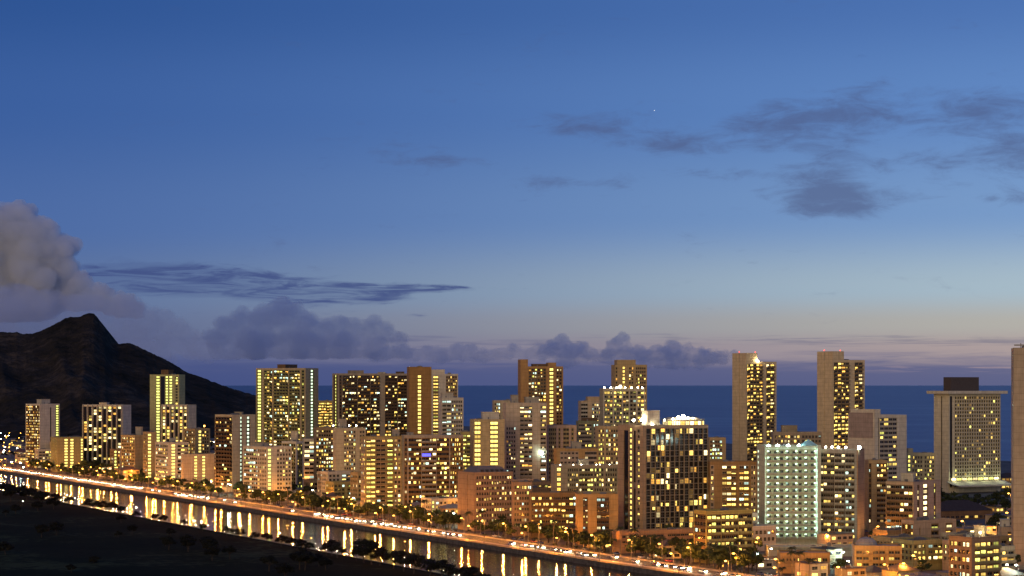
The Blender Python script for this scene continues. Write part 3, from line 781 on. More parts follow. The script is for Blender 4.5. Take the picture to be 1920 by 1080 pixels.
    Bd('apartment_block', 'narrow pale block with olive side behind the white corner block', 528, 556, 568, 830, 100, 55, PALE, [
        Z('L', 'win', 529, 554, n=6, lit=.2), Z('R', 'win', 558, 567, n=3, lit=.3, c=OLIVE, pal='yg')], pent=[(545, 558, 809)], short='narrow pale block')
    Bd('apartment_block', 'small white block with wide lit windows', 567, 570, 592, 825, 135, 15, WHITE, [
        Z('R', 'band', 571, 590, n=2, lit=.4, fh=3.6, pal='wyyc', half=0)], depth=14, short='small white block')
    Bd('apartment_block', 'brownish block with scattered warm windows left of the beige tower', 588, 592, 626, 804, 118, 16, (.30, .22, .14), [
        Z('R', 'win', 593, 625, n=7, lit=.5, wf=.7)], depth=16, short='brownish block')
    B = Bd('apartment_tower', 'beige tower with a lit window column between plain piers', 624, 630, 686, 805, 92, 18, BEIGE, [
        Z('R', 'win', 645, 667, n=5, lit=.4, c=BEIGE), Z('R', 'win', 674, 684, n=2, lit=.2, pal='yg')], pent=[(634, 650, 786, GREY)], depth=16, short='beige tower')
    for px in (625, 655, 668): roof_lamp(B, px, 798, 'w', 0, r=.5)
    Bd('apartment_tower', 'tower with two bright yellow balcony stacks facing the canal', 676, 685, 753, 821, 46, 24, (.40, .33, .17), [
        Z('L', 'win', 677, 684, n=3, lit=.3, c=PINK), Z('R', 'balc', 687, 704, n=2, lit=1.0, pal='yyyg', half=0, bc=OLIVE), Z('R', 'balc', 705, 723, n=2, lit=.12, bc=(.32, .25, .16)), Z('R', 'balc', 726, 737, n=1, lit=.95, pal='ygg', half=0, bc=OLIVE), Z('R', 'win', 739, 752, n=2, lit=.55)], pent=[(735, 752, 806, GREY)], short='yellow balcony tower')
    B = Bd('apartment_tower', 'wide grey block with mixed windows and a small blue sign', 752, 757, 869, 819, 66, 16, (.36, .31, .28), [
        Z('R', 'win', 758, 764, n=1, lit=.1, c=BROWN), Z('R', 'band', 766, 790, n=5, lit=.25, pal='yywwc'), Z('R', 'balc', 791, 818, n=4, lit=.3, bc=GREY), Z('R', 'band', 819, 842, n=5, lit=.3, pal='yywg'), Z('R', 'win', 844, 868, n=6, lit=.35)], pent=[(762, 775, 812, GREY)], depth=18, short='wide grey block')
    b = MB(); x = B['sR'](791); x2 = B['sR'](807); z = B['hz'](853); b.box(x, x2, -1.75, -1.55, z-.9, z+.9)
    b.build('blue_sign', LIT['b'], B['root'])
    Bd('shop_block', 'yellow lit low block in the gap beside the wide grey block', 863, 866, 884, 812, 175, 15, (.46, .38, .16), [
        Z('R', 'balc', 867, 883, n=2, lit=.8, pal='yg')], depth=12, short='yellow low block')
    B = Bd('apartment_tower', 'tan tower with two yellow balcony columns and a plain middle pier', 881, 888, 946, 789, 112, 20, (.46, .38, .24), [
        Z('R', 'stair', 889, 902, pal='sy', fh=2.9, w=4.5), Z('R', 'stair', 918, 935, pal='s', fh=2.9, w=6.5)], pent=[(902, 936, 773, PALE)], depth=18, short='tan two-column tower')
    Bd('apartment_block', 'flat block with bright roof lights behind the tan two-column tower', 923, 926, 972, 753, 260, 14, (.48, .40, .3), [
        Z('R', 'win', 927, 938, n=3, lit=.4), Z('R', 'win', 948, 971, n=5, lit=.4)], depth=16, short='flat block')
    B = Bd('apartment_tower', 'pinkish white tower with tall blank pier and balcony stack at centre', 943, 948, 1025, 758, 150, 18, (.54, .45, .37), [
        Z('R', 'win', 949, 967, n=4, lit=.18, y0=800), Z('R', 'balc', 975, 998, n=3, lit=.38, bc=(.5, .42, .36)), Z('R', 'balc', 1013, 1024, n=1, lit=.4, bc=(.5, .42, .36), pal='ywc')], ups=[], pent=[(983, 1011, 745, GREY), (957, 972, 741, GREY)], depth=18, short='pinkish white tower')
    b = MB(); b.lathe([(.01, -1.2), (1.0, -.6), (1.3, 0), (1.0, .6), (.01, 1.2)], 10)
    o = b.build('floodlight', M_LAMPC, B['root']); o.location = (B['sR'](1015), -1.8, B['hz'](850))
    # ---- the towers on the skyline
    B = Bd('hotel_tower', 'orange-brown skyline tower with plain left pier and bright stair column', 971, 976, 1056, 689, 360, 18, ORNG, [
        Z('R', 'win', 991, 1024, n=6, lit=.34, c=(.24, .14, .06), wf=.7), Z('R', 'stair', 1030, 1038, pal='s', fh=3.4, w=3.6), Z('R', 'win', 1043, 1054, n=2, lit=.42, c=(.3, .18, .08))],
        ups=[(971, 990, 675, ORNG), (1028, 1043, 681, ORNG)], pent=[(996, 1026, 683, DKBR)], depth=22, short='orange-brown tower')
    B = Bd('hotel_tower', 'tan stepped skyline tower rising behind the floodlit white-ribbed tower', 1146, 1153, 1213, 686, 380, 20, (.48, .35, .19), [
        Z('R', 'win', 1154, 1158, n=1, lit=.2), Z('R', 'stair', 1167, 1172, pal='y', w=1.6), Z('R', 'win', 1179, 1188, n=1, lit=.4), Z('R', 'win', 1192, 1211, n=5, lit=.22)], ups=[(1157, 1192, 676)], depth=22, short='tan stepped tower')
    B = Bd('hotel_tower', 'white-ribbed tower with floodlights along its roof edge', 1124, 1131, 1209, 731, 270, 20, (.44, .40, .28), [
        Z('R', 'win', 1133, 1149, n=3, lit=.5, wf=.75, pal=LG), Z('R', 'win', 1151, 1166, n=3, lit=.45, wf=.75, pal=LG), Z('R', 'win', 1168, 1179, n=2, lit=.4, wf=.75, pal=LG), Z('R', 'win', 1181, 1193, n=2, lit=.4, wf=.75), Z('R', 'win', 1195, 1208, n=2, lit=.35, wf=.75)], depth=20, short='white-ribbed tower')
    b = MB()
    for px in (1132, 1150, 1167, 1180, 1194, 1208): u = B['sR'](px); b.box(u-.35, u+.35, -.8, -.02, 4, B['h']+1.6)
    b.box(0, B['wR'], -.9, -.85+.0, B['h']-.6, B['h']+.2); b.build('white_rib', wallmat(WHITE), B['root'])
    for px in (1133, 1145, 1156, 1162, 1172, 1184, 1196, 1204): roof_lamp(B, px, 727, 'w', 900, y=1.0, r=.6)
    roof_lamp(B, 1163, 725, 'w', 3000, y=3.0, r=1.1)
    Bd('hotel_block', 'banded pale block left of the white-ribbed tower', 1084, 1089, 1132, 754, 300, 20, (.5, .40, .3), [
        Z('R', 'band', 1089.5, 1102, n=3, lit=.15, c=PALE), Z('R', 'win', 1110, 1131, n=5, lit=.5)], ups=[(1102, 1132, 745, (.5, .38, .26))], depth=18, short='banded pale block')
    Bd('office_block', 'dark green-glazed office block with thin lit bands', 1080, 1084, 1123, 792, 240, 16, (.24, .25, .16), [
        Z('R', 'band', 1085, 1109, n=6, lit=.16, c=(.20, .22, .13), pal='gyy'), Z('R', 'win', 1113, 1122, n=2, lit=.3, c=BEIGE)], depth=18, pent=[(1090, 1120, 784, DKBR)], short='green office block')
    Bd('apartment_block', 'pink mid-rise with rows of small square windows', 1022, 1028, 1081, 800, 190, 18, (.54, .40, .32), [
        Z('R', 'win', 1029, 1043, n=4, lit=.08, c=(.48, .38, .2)), Z('R', 'win', 1047, 1051, n=1, lit=.05), Z('R', 'win', 1056, 1067, n=2, lit=.06, wf=.85), Z('R', 'win', 1071, 1076, n=1, lit=.05)], depth=16, short='pink mid-rise')
    Bd('apartment_block', 'tan block of close small windows below the white-ribbed tower', 1116, 1121, 1160, 802, 165, 18, (.48, .36, .22), [
        Z('R', 'win', 1122, 1133, n=3, lit=.55, pal='yyg'), Z('R', 'win', 1136, 1159, n=5, lit=.22)], depth=16, short='tan small-window block')
    B = Bd('apartment_block', 'low orange block with a pale roof line and banded right end', 1038, 1044, 1121, 844, 140, 18, (.46, .29, .13), [
        Z('R', 'win', 1050, 1085, n=5, lit=.15, hf=.35), Z('R', 'band', 1097, 1119, n=4, lit=.2, c=PINK)], pent=[(1070, 1090, 829, GREY)], depth=14, short='low orange block')
    B = Bd('apartment_block', 'grey-green block with pink pier and amber stair lights', 1033, 1040, 1159, 875, 88, 18, (.36, .32, .26), [
        Z('R', 'stair', 1044, 1052, pal='yo', fh=2.9, w=2.4, c=PINK), Z('R', 'win', 1064, 1084, n=5, lit=.3, c=(.33, .33, .25), pal='gyw'), Z('R', 'balc', 1086, 1112, n=5, lit=.22, pal='gyw', bc=(.33, .33, .25)), Z('R', 'win', 1114, 1132, n=4, lit=.3, pal='gyw'), Z('R', 'win', 1135, 1157, n=5, lit=.28)], depth=16, pent=[(1082, 1104, 862, GREY)], short='grey-green block')
    for px in (1050, 1075, 1090, 1118, 1125, 1143): roof_lamp(B, px, 872, 'w', 0, y=1.0, r=.4)
    # ---- canal front, centre to right
    B = Bd('hotel_block', 'brown hotel with grey mansard roof and blank end wall by the canal', 858, 889, 962, 889, 40, 28, (.38, .25, .17), [
        Z('L', 'slot', 876, 877.5), Z('R', 'win', 893, 960, n=14, lit=.22, hf=.5, c=(.42, .29, .22), pal='yyw')], short='mansard hotel')
    b = MB(); X0, X1, Y0, Y1, hh = 2, B['wR']-2, 2, B['wL']-2, B['h']+.26
    q = [(X0, Y0), (X1, Y0), (X1, Y1), (X0, Y1)]; c2 = [(X0+3, Y0+3), (X1-3, Y0+3), (X1-3, Y1-3), (X0+3, Y1-3)]
    for i in range(4):
        j = (i+1) % 4; b.quad((*q[i], hh), (*q[j], hh), (*c2[j], hh+3.6), (*c2[i], hh+3.6))
    b.quad(*[(*p, hh+3.6) for p in c2]); b.build('mansard_roof', plain('grey_shingle', (.18, .155, .14), .9), B['root'])
    b = MB(); b.cur = 0
    for i in range(5): b.box(6+i*3.2, 7.6+i*3.2, 2.6, 4.0, hh+.4, hh+2.1)
    b.build('dormer', plain('dormer_dark', (.05, .045, .04), .6), B['root'])
    Bd('hotel_wing', 'lower banded wing joined to the right end of the mansard hotel', 959, 963, 998, 907, 44, 22, (.36, .24, .17), [
        Z('R', 'win', 964, 997, n=7, lit=.3, hf=.5, c=(.4, .28, .2))], depth=12, short='banded wing')
    Bd('apartment_block', 'dark low block with overhanging flat roof and scattered lit rooms', 992, 996, 1083, 927, 44, 22, (.22, .15, .09), [
        Z('R', 'balc', 997, 1022, n=4, lit=.35, bc=DKBR), Z('R', 'balc', 1023, 1052, n=4, lit=.35, bc=DKBR, pal='yyg'), Z('R', 'balc', 1053, 1082, n=4, lit=.3, bc=DKBR, pal='yyc')], depth=14, roofc=(.2, .17, .15), short='dark low block')
    Bd('apartment_block', 'orange-lit low block with plain end wall and dark balconies', 1079, 1083, 1159, 930, 45, 20, (.46, .29, .13), [
        Z('R', 'win', 1093, 1102, n=2, lit=.3, hf=.3, wf=.8), Z('R', 'balc', 1119, 1142, n=3, lit=.3, c=DKBR, bc=DKBR, pal='ywc')], depth=14, short='orange-lit low block')
    # the big grid hotel
    B = Bd('grid_hotel', 'large dark grid-fronted hotel with floodlit rooftop restaurant', 1158, 1206, 1328, 801, 82, 28, (.36, .28, .22), [
        Z('L', 'slot', 1169, 1178, y0=808), Z('L', 'stair', 1180, 1185, pal='s', fh=3.0, w=3.0), Z('L', 'slot', 1187, 1192, y0=808), Z('L', 'win', 1194, 1200, n=1, lit=.45, pal='y'),
        Z('R', 'grid', 1211, 1327, n=13, lit=.27, c=(.34, .30, .27), pal='yyoowdd', half=.8)], short='grid hotel')
    root = B['root']; h = B['h']
    for m, (xa, xb, tp, nm) in enumerate(((1214, 1237, 771, 'lift_tower'),)):
        b = MB(); ua, ub = B['sR'](xa, 4), B['sR'](xb, 4); z = B['hz'](tp); b.box(ua, ub, 4, 10, h, z); b.box(ua-.2, ub+.2, 3.8, 10.2, z, z+.3); b.build(nm, wallmat(PALE), root)
    cx, cyy = B['sR'](1280, 12), 12
    b = MB(); b.lathe([(11.5, h), (11.5, h+3.4), (12.2, h+3.5), (12.2, h+4.1), (9, h+4.3), (9, h+4.9), (.1, h+5.2)], 28, (cx, cyy)); b.build('restaurant_drum', wallmat(PALE), root); drum = COL.objects['restaurant_drum']
    for i in range(28):
        t_ = 2*math.pi*i/28
        if math.sin(t_) < .3:
            o = link('restaurant_window', unit_window('w' if i % 3 else 'y'), drum, loc=(cx+11.5*math.cos(t_+.11), cyy+11.5*math.sin(t_+.11), h+1.9), rz=t_+.11+R_(90), scale=(1.9, .2, 1.9))
    for px, py, pw, r in ((1224, 796, 0, .5), (1246, 788, 0, .5), (1262, 786, 800, .5), (1272, 783, 1500, .8), (1281, 782, 4000, 1.2), (1290, 785, 1500, .7), (1300, 786, 800, .5), (1311, 792, 0, .5)):
        roof_lamp(B, px, py, 'w', pw, y=3.0, r=r)
    for px, py in ((1188, 788), (1203, 787)): roof_lamp(B, px, py, 'w', 1200, y=8.0, r=.8)
    Bd('parking_podium', 'orange-lit parking deck with open bands at the foot of the grid hotel', 1147, 1165, 1318, 1000, 36, 26, (.48, .27, .15), [
        Z('R', 'band', 1167, 1245, n=12, lit=.2, fh=3.2, hf=.36, pal='oyd'), Z('R', 'band', 1252, 1316, n=8, lit=.22, fh=3.2, hf=.36, pal='oyd')], roofc=(.26, .24, .2), short='parking deck')
    Bd('hotel_block', 'small block with green lit windows and amber roof line', 1327, 1330, 1361, 823, 330, 14, (.46, .34, .2), [
        Z('R', 'win', 1331, 1354, n=5, lit=.75, pal='ggca', wf=.8)], depth=12, short='green-lit small block')
    Bd('apartment_block', 'brown flat-roofed block with large lit rooms', 1326, 1331, 1419, 869, 118, 18, (.32, .2, .1), [
        Z('R', 'win', 1332, 1339, n=1, lit=.35), Z('R', 'balc', 1354, 1380, n=3, lit=.5, c=DKBR, bc=BROWN, pal='yyw', half=.2), Z('R', 'balc', 1386, 1404, n=2, lit=.5, bc=BROWN, pal='yyoc', half=.2), Z('R', 'win', 1408, 1417, n=2, lit=.3, c=PINK)], depth=16, short='brown flat-roofed block')
    Bd('walk_up_block', 'low yellow lit gallery block near the canal road', 1301, 1325, 1411, 962, 42, 26, (.40, .33, .12), [
        Z('L', 'band', 1302, 1323, n=4, lit=.1, c=DKBR), Z('R', 'balc', 1326, 1352, n=3, lit=.8, pal='yyyg', bc=OLIVE), Z('R', 'balc', 1353, 1384, n=4, lit=.7, pal='yyyg', bc=OLIVE), Z('R', 'balc', 1385, 1410, n=3, lit=.6, pal='yyyd', bc=OLIVE)], short='gallery block')
    # twin skyline towers
    for (dx, dt, tp, lab, xl, sh) in ((0, 505, 680, 'left of the two tall tan twin towers on the seaward skyline', 1373, 'left twin tower'), (159.5, 470, 677, 'right of the two tall tan twin towers on the seaward skyline', 1532, 'right twin tower')):
        e = 3 if dx else 0
        B = Bd('hotel_tower', lab, xl, 1399+dx+e, 1456+dx+2*e, tp, dt, 28, (.66, .53, .36), [
            Z('L', 'slot', xl+13, xl+13.8), Z('R', 'balc', 1401+dx+e, 1430+dx+e, n=4, lit=.42, c=(.36, .26, .15), bc=(.34, .25, .15), pal='yyyo'), Z('R', 'balc', 1437+dx+2*e, 1452+dx+2*e, n=2, lit=.42, bc=(.34, .25, .15), pal='yyyw')],
            ups=[(xl, 1420+dx+e, tp-17)], short=sh)
        for px in (1386+dx, 1416+dx): roof_lamp(B, px, tp-20, 'r', 0, y=2.0, r=.55)
        if not dx: roof_lamp(B, 1421, 677, 'w', 1500, y=-.8, r=.9)
    B = Bd('hotel_block', 'low flat block with small lit windows between the twin towers', 1446, 1450, 1541, 813, 330, 16, (.36, .30, .24), [
        Z('R', 'win', 1452, 1500, n=8, lit=.28), Z('R', 'win', 1503, 1540, n=6, lit=.1)], pent=[(1464, 1495, 798, (.3, .26, .2))], depth=20, short='flat block between the twins')
    # cool-lit hotel in two wings meeting in an inner corner
    WL = (.46, .48, .43)
    B = Bd('gallery_hotel', 'pale hotel wing with rows of cool white gallery lights', 1419, 1434, 1531, 840, 124, 1, WL, [
        Z('R', 'balc', 1437, 1529, n=6, lit=0, c=(.32, .28, .20), bc=WL, d=1.5, wf=.5)], fh=3.25, depth=28, short='cool-lit gallery hotel')
    rt = B['root']; nf = int(round((B['h']-.8-4.2)/3.25)); fl = (B['h']-5.0)/nf
    for k in range(nf):
        for j in range(6):
            u = B['sR'](1440+j*17.6)
            o = link('gallery_light', unit_window('a' if (k+j) % 5 else 'c'), rt, loc=(u, -.30, 4.2+k*fl+fl*.74), scale=(1.15, .3, .75))
            l = LIGHTS.setdefault('gal', None) or bpy.data.lights.new('gallery_glow', 'POINT'); LIGHTS['gal'] = l
            l.energy = 290; l.color = (.58, 1, .86); l.shadow_soft_size = .3
            link('gallery_glow', l, rt, loc=(u, -.9, 4.2+k*fl+fl*.72))
    for j in range(16):
        o = link('side_light', unit_window('a'), rt, loc=(-.05, B['wL']*.8, 5.5+j*fl*nf/16), rz=R_(-90), scale=(1.3, .25, 1.2))
    for px in (1441, 1458, 1478, 1498): roof_lamp(B, px, 836, 'c', 1500, y=1.2, r=.9)
    b = MB(); x0_, x1_, z0_ = B['sR'](1503, 5), B['sR'](1530, 5), B['h']+.3; b.box(x0_, x1_, 1, 10, z0_, z0_+1.2)
    ap = ((x0_+x1_)/2, 5.5, B['hz'](824)); cs = [(x0_, 1), (x1_, 1), (x1_, 10), (x0_, 10)]
    for i in range(4): b.tri((*cs[i], z0_+1.2), (*cs[(i+1) % 4], z0_+1.2), ap)
    b.build('pyramid_roof', plain('verdigris_roof', (.25, .42, .45), .6), rt)
    B2 = Bd('hotel_wing', 'grey wing with balcony rooms and brown end pier right of the cool-lit galleries', 1533, 1533, 1607, 846, 150, -25, (.33, .34, .36), [
        Z('R', 'balc', 1537, 1564, n=4, lit=.3, c=(.16, .155, .15), bc=(.27, .27, .25), pal='yyyw', half=.2), Z('R', 'balc', 1565, 1584, n=3, lit=.3, bc=(.4, .4, .37), pal='yyyw', half=.2), Z('R', 'balc', 1585, 1602, n=3, lit=.28, bc=(.4, .4, .37), pal='yyyc', half=.2)], depth=13, short='grey hotel wing')
    for px, k_ in ((1548, 'w'), (1560, 'w'), (1572, 'w'), (1586, 'w'), (1611, 'c')): roof_lamp(B2, px, 838, k_, 700 if k_ == 'w' else 2500, y=1.2, r=.6 if k_ == 'w' else 1.0)
    b = MB(); b.box(B2['wR']+.01, B2['wR']+.4, -.3, B2['wL'], 0, B2['h']+1.4); b.build('end_pier', wallmat((.40, .25, .16)), B2['root'])
    b = MB(); b.box(B['wR']+.05, B['wR']+2.0, -2.2, 1.5, 0, B['h']+1.6); b.build('corner_pier', wallmat((.5, .56, .54)), rt)
    Bd('hotel_podium', 'low flat podium under the cool-lit hotel with lamps beneath its deck', 1434, 1440, 1604, 1028, 92, 10, (.42, .44, .42), [
        Z('R', 'band', 1442, 1602, n=18, lit=.42, fh=4, pal='ccaw', hf=.6)], depth=16, roofc=(.30, .31, .30), short='hotel podium')
    # right-hand cluster
    B = Bd('apartment_tower', 'white-framed building with a big blank mauve side panel', 1590, 1640, 1700, 781, 345, 32, WHITE, [
        Z('R', 'slot', 1647, 1649), Z('R', 'band', 1650, 1682, n=4, lit=.28, pal='yyg', c=(.55, .5, .44))], ups=[(1595, 1651, 769, WHITE)], short='white-framed building')
    b = MB(); w0, w1 = B['sL'](1637), B['sL'](1592); b.box(-.2, -.02, w0, w1, B['hz'](822), B['hz'](774)); b.build('side_panel', wallmat((.36, .29, .28)), B['root'])
    Bd('apartment_block', 'low pale block left of the lattice-fronted hotel', 1698, 1702, 1753, 852, 400, 18, (.50, .46, .32), [
        Z('R', 'stair', 1702.5, 1707, pal='yk', w=2), Z('R', 'win', 1710, 1730, n=4, lit=.3, pal='yyg'), Z('R', 'win', 1733, 1752, n=4, lit=.3, pal='yyg')], ups=[(1698, 1712, 842)], depth=14, short='low pale block')
    B = Bd('lattice_hotel', 'tall hotel with lattice facade, white pier and wide overhanging roof slab', 1751, 1779, 1876, 741, 560, 28, (.66, .60, .50), [
        Z('L', 'slot', 1764, 1766.5), Z('R', 'slot', 1781, 1786), Z('R', 'grid', 1790, 1875, n=19, lit=.12, c=(.70, .64, .52), pal='yygd', half=0, wf=.66, hf=.62)], fh=2.9, roof_units=0, short='lattice hotel')
    rt = B['root']; h = B['h']; wR, wL = B['wR'], B['wL']
    b = MB(); b.box(-4, wR+4, -4, wL+4, h+1.02, h+3.4); b.build('roof_slab', wallmat(WHITE), rt)
    b = MB(); ua, ub = B['sR'](1776, wL*.5), B['sR'](1834, wL*.3); z = B['hz'](707); b.box(ua, ub, wL*.25, wL*.75, h+3.45, z); b.build('plant_room', plain('dark_cladding', (.07, .055, .045), .7), rt)
    b = MB(); n = 22; z0_ = 4.0
    for i in range(n):                             # skirt canopy that flares out round the foot
        x_a, x_b = -3+(wR+6)*i/n, -3+(wR+6)*(i+1)/n
        prof = [(0.1, 9.0), (-3, 8.4), (-8, 6.8), (-15, 6.2)]
        for (ya, za), (yb, zb) in zip(prof, prof[1:]): b.quad((x_a, yb, zb), (x_b, yb, zb), (x_b, ya, za), (x_a, ya, za))
        b.quad((x_a, -15, 5.2), (x_b, -15, 5.2), (x_b, -15, 6.2), (x_a, -15, 6.2))
    b.build('skirt_canopy', wallmat(WHITE), rt)
    for i in range(9): link('lobby_window', unit_window('k' if i % 2 else 'w'), rt, loc=(2+(wR-4)*(i+.5)/9, -.5, 10.6), scale=(wR/13, .3, 1.6))
    l = bpy.data.lights.new('canopy_glow', 'POINT'); l.energy = 700; l.color = (.9, 1, .6); l.shadow_soft_size = 1
    for i in range(4): link('canopy_glow', l, rt, loc=(4+(wR-8)*i/3, -5, 12))
    B = Bd('apartment_block', 'brown windowed block with pink pier and tall bright stair strip', 1661, 1713, 1764, 907, 205, 50, (.50, .38, .30), [
        Z('L', 'balc', 1662, 1711, n=6, lit=.38, c=(.22, .16, .12), bc=(.26, .18, .13), pal='yycw', half=.2), Z('R', 'stair', 1720, 1724, pal='w', lit=.6, w=1.4), Z('R', 'stair', 1731, 1740, pal='w', fh=3.1, w=4.2), Z('R', 'stair', 1751, 1755, pal='yk', lit=.5, w=1.3)], pent=[(1689, 1716, 888, PALE)], short='pink-pier block')
    Bd('apartment_block', 'pink block with blank slotted wall in front of the pink-pier block', 1690, 1714, 1793, 980, 140, 30, (.52, .37, .28), [
        Z('L', 'win', 1691, 1712, n=4, lit=.25, c=BROWN), Z('R', 'slot', 1724, 1726, y0=990), Z('R', 'balc', 1746, 1760, n=1, lit=.3, bc=PINK, pal='gyw'), Z('R', 'balc', 1773, 1786, n=1, lit=.4, bc=PINK, pal='ywo')], short='pink slotted block')
    Bd('apartment_block', 'tan block of dark balconies between the hotel wing and the pink-pier block', 1621, 1628, 1664, 866, 245, 20, (.44, .33, .19), [
        Z('R', 'win', 1629, 1634, n=1, lit=.4), Z('R', 'balc', 1644, 1663, n=3, lit=.3, c=BROWN, bc=TAN)], depth=14, short='tan balcony block')
    B = Bd('apartment_block', 'low grey-roofed block with yellow lit curved balconies at bottom right', 1779, 1822, 1876, 1012, 72, 35, (.36, .24, .16), [
        Z('L', 'win', 1780, 1818, n=5, lit=.32, c=(.34, .22, .15), wf=.7), Z('R', 'balc', 1828, 1850, n=2, lit=.85, pal='yyg', bc=OLIVE, half=.2), Z('R', 'balc', 1851, 1874, n=2, lit=.75, pal='yyg', bc=OLIVE, half=.2)], pent=[(1826, 1836, 988, BEIGE)], roofc=(.25, .25, .28), short='yellow balcony low block')
    roof_lamp(B, 1838, 1000, 'y', 800, y=3, r=.5)
    Bd('apartment_block', 'pink low block with orange-lit balconies beside the dark edge tower', 1871, 1877, 1908, 992, 190, 15, (.52, .37, .27), [
        Z('R', 'balc', 1889, 1900, n=1, lit=.7, pal='oyo', bc=PINK)], pent=[(1874, 1893, 974, PALE)], depth=12, short='pink low block')
    B = Bd('edge_tower', 'plain dark mauve tower cut by the right frame edge', 1896, 1900, 1990, 656, 150, 20, (.42, .35, .29), [
        Z('R', 'win', 1934, 1980, n=6, lit=.2)], depth=20, short='edge tower')
    b = MB(); x = B['sR'](1914, 6); b.tube([(x, 6, B['h']), (x, 6, B['h']+3.2)], .2, 5); b.box(x-3, x+3, 5.8, 6.2, B['h']+2.0, B['h']+2.6); b.build('antenna', M_METAL, B['root'])
    Bd('walk_up_block', 'low orange-lit block with grey flat roof and palms at bottom right of centre', 1457, 1463, 1556, 1040, 44, 15, (.52, .30, .13), [
        Z('R', 'win', 1466, 1500, n=5, lit=.15, hf=.3, wf=.4), Z('R', 'balc', 1512, 1552, n=4, lit=.6, pal='yyo', bc=ORNG)], depth=14, roofc=(.36, .35, .36), short='low orange walk-up')
    B = Bd('walk_up_block', 'orange-lit colonnaded block with grey cone on its roof at the bottom edge', 1597, 1602, 1691, 1027, 62, 12, (.52, .30, .13), [
        Z('R', 'balc', 1605, 1630, n=2, lit=.35, pal='yow', bc=ORNG), Z('R', 'balc', 1636, 1660, n=2, lit=.3, pal='yow', bc=ORNG), Z('R', 'balc', 1666, 1688, n=2, lit=.3, pal='yow', bc=ORNG)], depth=16, roofc=(.30, .30, .33), short='colonnaded block')
    b = MB(); b.lathe([(5.0, B['h']+.3), (4.6, B['h']+2), (3.0, B['h']+3.6), (.1, B['h']+4.4)], 14, (B['sR'](1624, 8), 8)); b.build('roof_cone', wallmat((.36, .35, .36)), B['root'])

    # plain mid-rises that fill the gaps between the named towers
    rnd = random.Random(91); row = []
    for i in range(1800):
        if len(row) >= 74: break
        px = rnd.uniform(60, 1890); t = rnd.uniform(58, 150) if i < 500 else rnd.uniform(110, 520)
        Y = y_at(px, t)
        if Y > 2250: continue
        w_, d_ = (rnd.uniform(13, 24), rnd.uniform(11, 16)) if i < 300 else (rnd.uniform(9, 17), rnd.uniform(8, 12)); a = 28; ar = R_(a)
        C = Vector(((px-960)/FPX*Y, Y)); eR = Vector((math.cos(ar), math.sin(ar))); eL = Vector((-math.sin(ar), math.cos(ar)))
        q = [C, C+eR*w_, C+eR*w_+eL*d_, C+eL*d_]
        if any(sat_hit(q, f[1]) for f in FOOT): continue
        if (px > 830 and t < 84) or (1140 < px < 1330 and t < 160): continue
        if (1400 < px < 1640 and t < 170) or (px > 1640 and t < 100): continue
        h = rnd.uniform(11, 24) if t < 150 else rnd.uniform(18, 42)
        if px > 1420: h = min(h, 13 if t < 200 else 20)
        x0 = 960+FPX*q[3].x/q[3].y; x1 = 960+FPX*q[1].x/q[1].y; tp = HOR+(CAM_Z-h)/Y*FPX
        wc = rnd.choice([BEIGE, PINK, TAN, PALE, (.36, .28, .18), OLIVE, (.3, .2, .12)]); mid = px+(x1-px)*rnd.uniform(.3, .7)
        kind = rnd.randrange(3)
        zn = [Z('L', 'win', x0+1, px-1, lit=rnd.uniform(.1, .4))]
        if kind == 0: zn += [Z('R', 'balc', px+1, x1-1, lit=rnd.uniform(.25, .6), bc=wc)]
        elif kind == 1: zn += [Z('R', 'stair', px+1.5, px+6, pal=rnd.choice('ssky'), w=2.4), Z('R', 'win', px+8, x1-1, lit=rnd.uniform(.2, .5))]
        else: zn += [Z('R', 'win', px+1, mid-2, lit=rnd.uniform(.2, .5)), Z('R', 'balc', mid+2, x1-1, lit=rnd.uniform(.2, .5), bc=wc)]
        B = Bd('mid_rise_block', '-', x0, px, x1, tp, t, a, wc, zn, group='plain mid-rise blocks between the towers', short='mid-rise block')
        row.append((B['root'], px))
    row.sort(key=lambda q: q[1])
    for i, (o, _) in enumerate(row): o['label'] = 'plain mid-rise block filling a gap between larger towers, %s from the left' % ordinal(i+1)

def sat_hit(A, Bp, pad=2.0):
    for P in (A, Bp):
        for i in range(4):
            e = P[(i+1) % 4]-P[i]; n = Vector((e.y, -e.x)); n.normalize()
            a = [n.dot(q) for q in A]; b = [n.dot(q) for q in Bp]
            if max(a) < min(b)-pad or max(b) < min(a)-pad: return False
    return True
LIGHTS = {}
build_city()

# ------------------------------------------------------------------ trees and palms
M_BARK = plain('bark', (.045, .034, .024), .95, 0, .3, 2.0)
M_PBARK = plain('palm_bark', (.17, .14, .10), .95, 0, .3, 2.0)
def leafmat(name, c):
    m, w, p = principled(name)
    oi = w.n('ShaderNodeObjectInfo'); tc = w.n('ShaderNodeTexCoord')
    f = w.noise(tc.outputs['Object'], .9, 3, .6)
    f = w.m('ADD', w.m('MULTIPLY', f, .7), w.m('MULTIPLY', oi.outputs['Random'], .3))
    w.link(w.ramp(f, [(.3, tuple(x*.55 for x in c)+(1,)), (.75, tuple(x*1.5 for x in c)+(1,))], 'LINEAR'), p.inputs['Base Color'])
    p.inputs['Roughness'].default_value = .75; p.inputs['Specular IOR Level'].default_value = .2
    return m
M_LEAF = leafmat('broad_leaves', (.045, .060, .022)); M_LEAFD = leafmat('dark_leaves', (.012, .013, .008)); M_FROND = leafmat('palm_fronds', (.050, .062, .022))

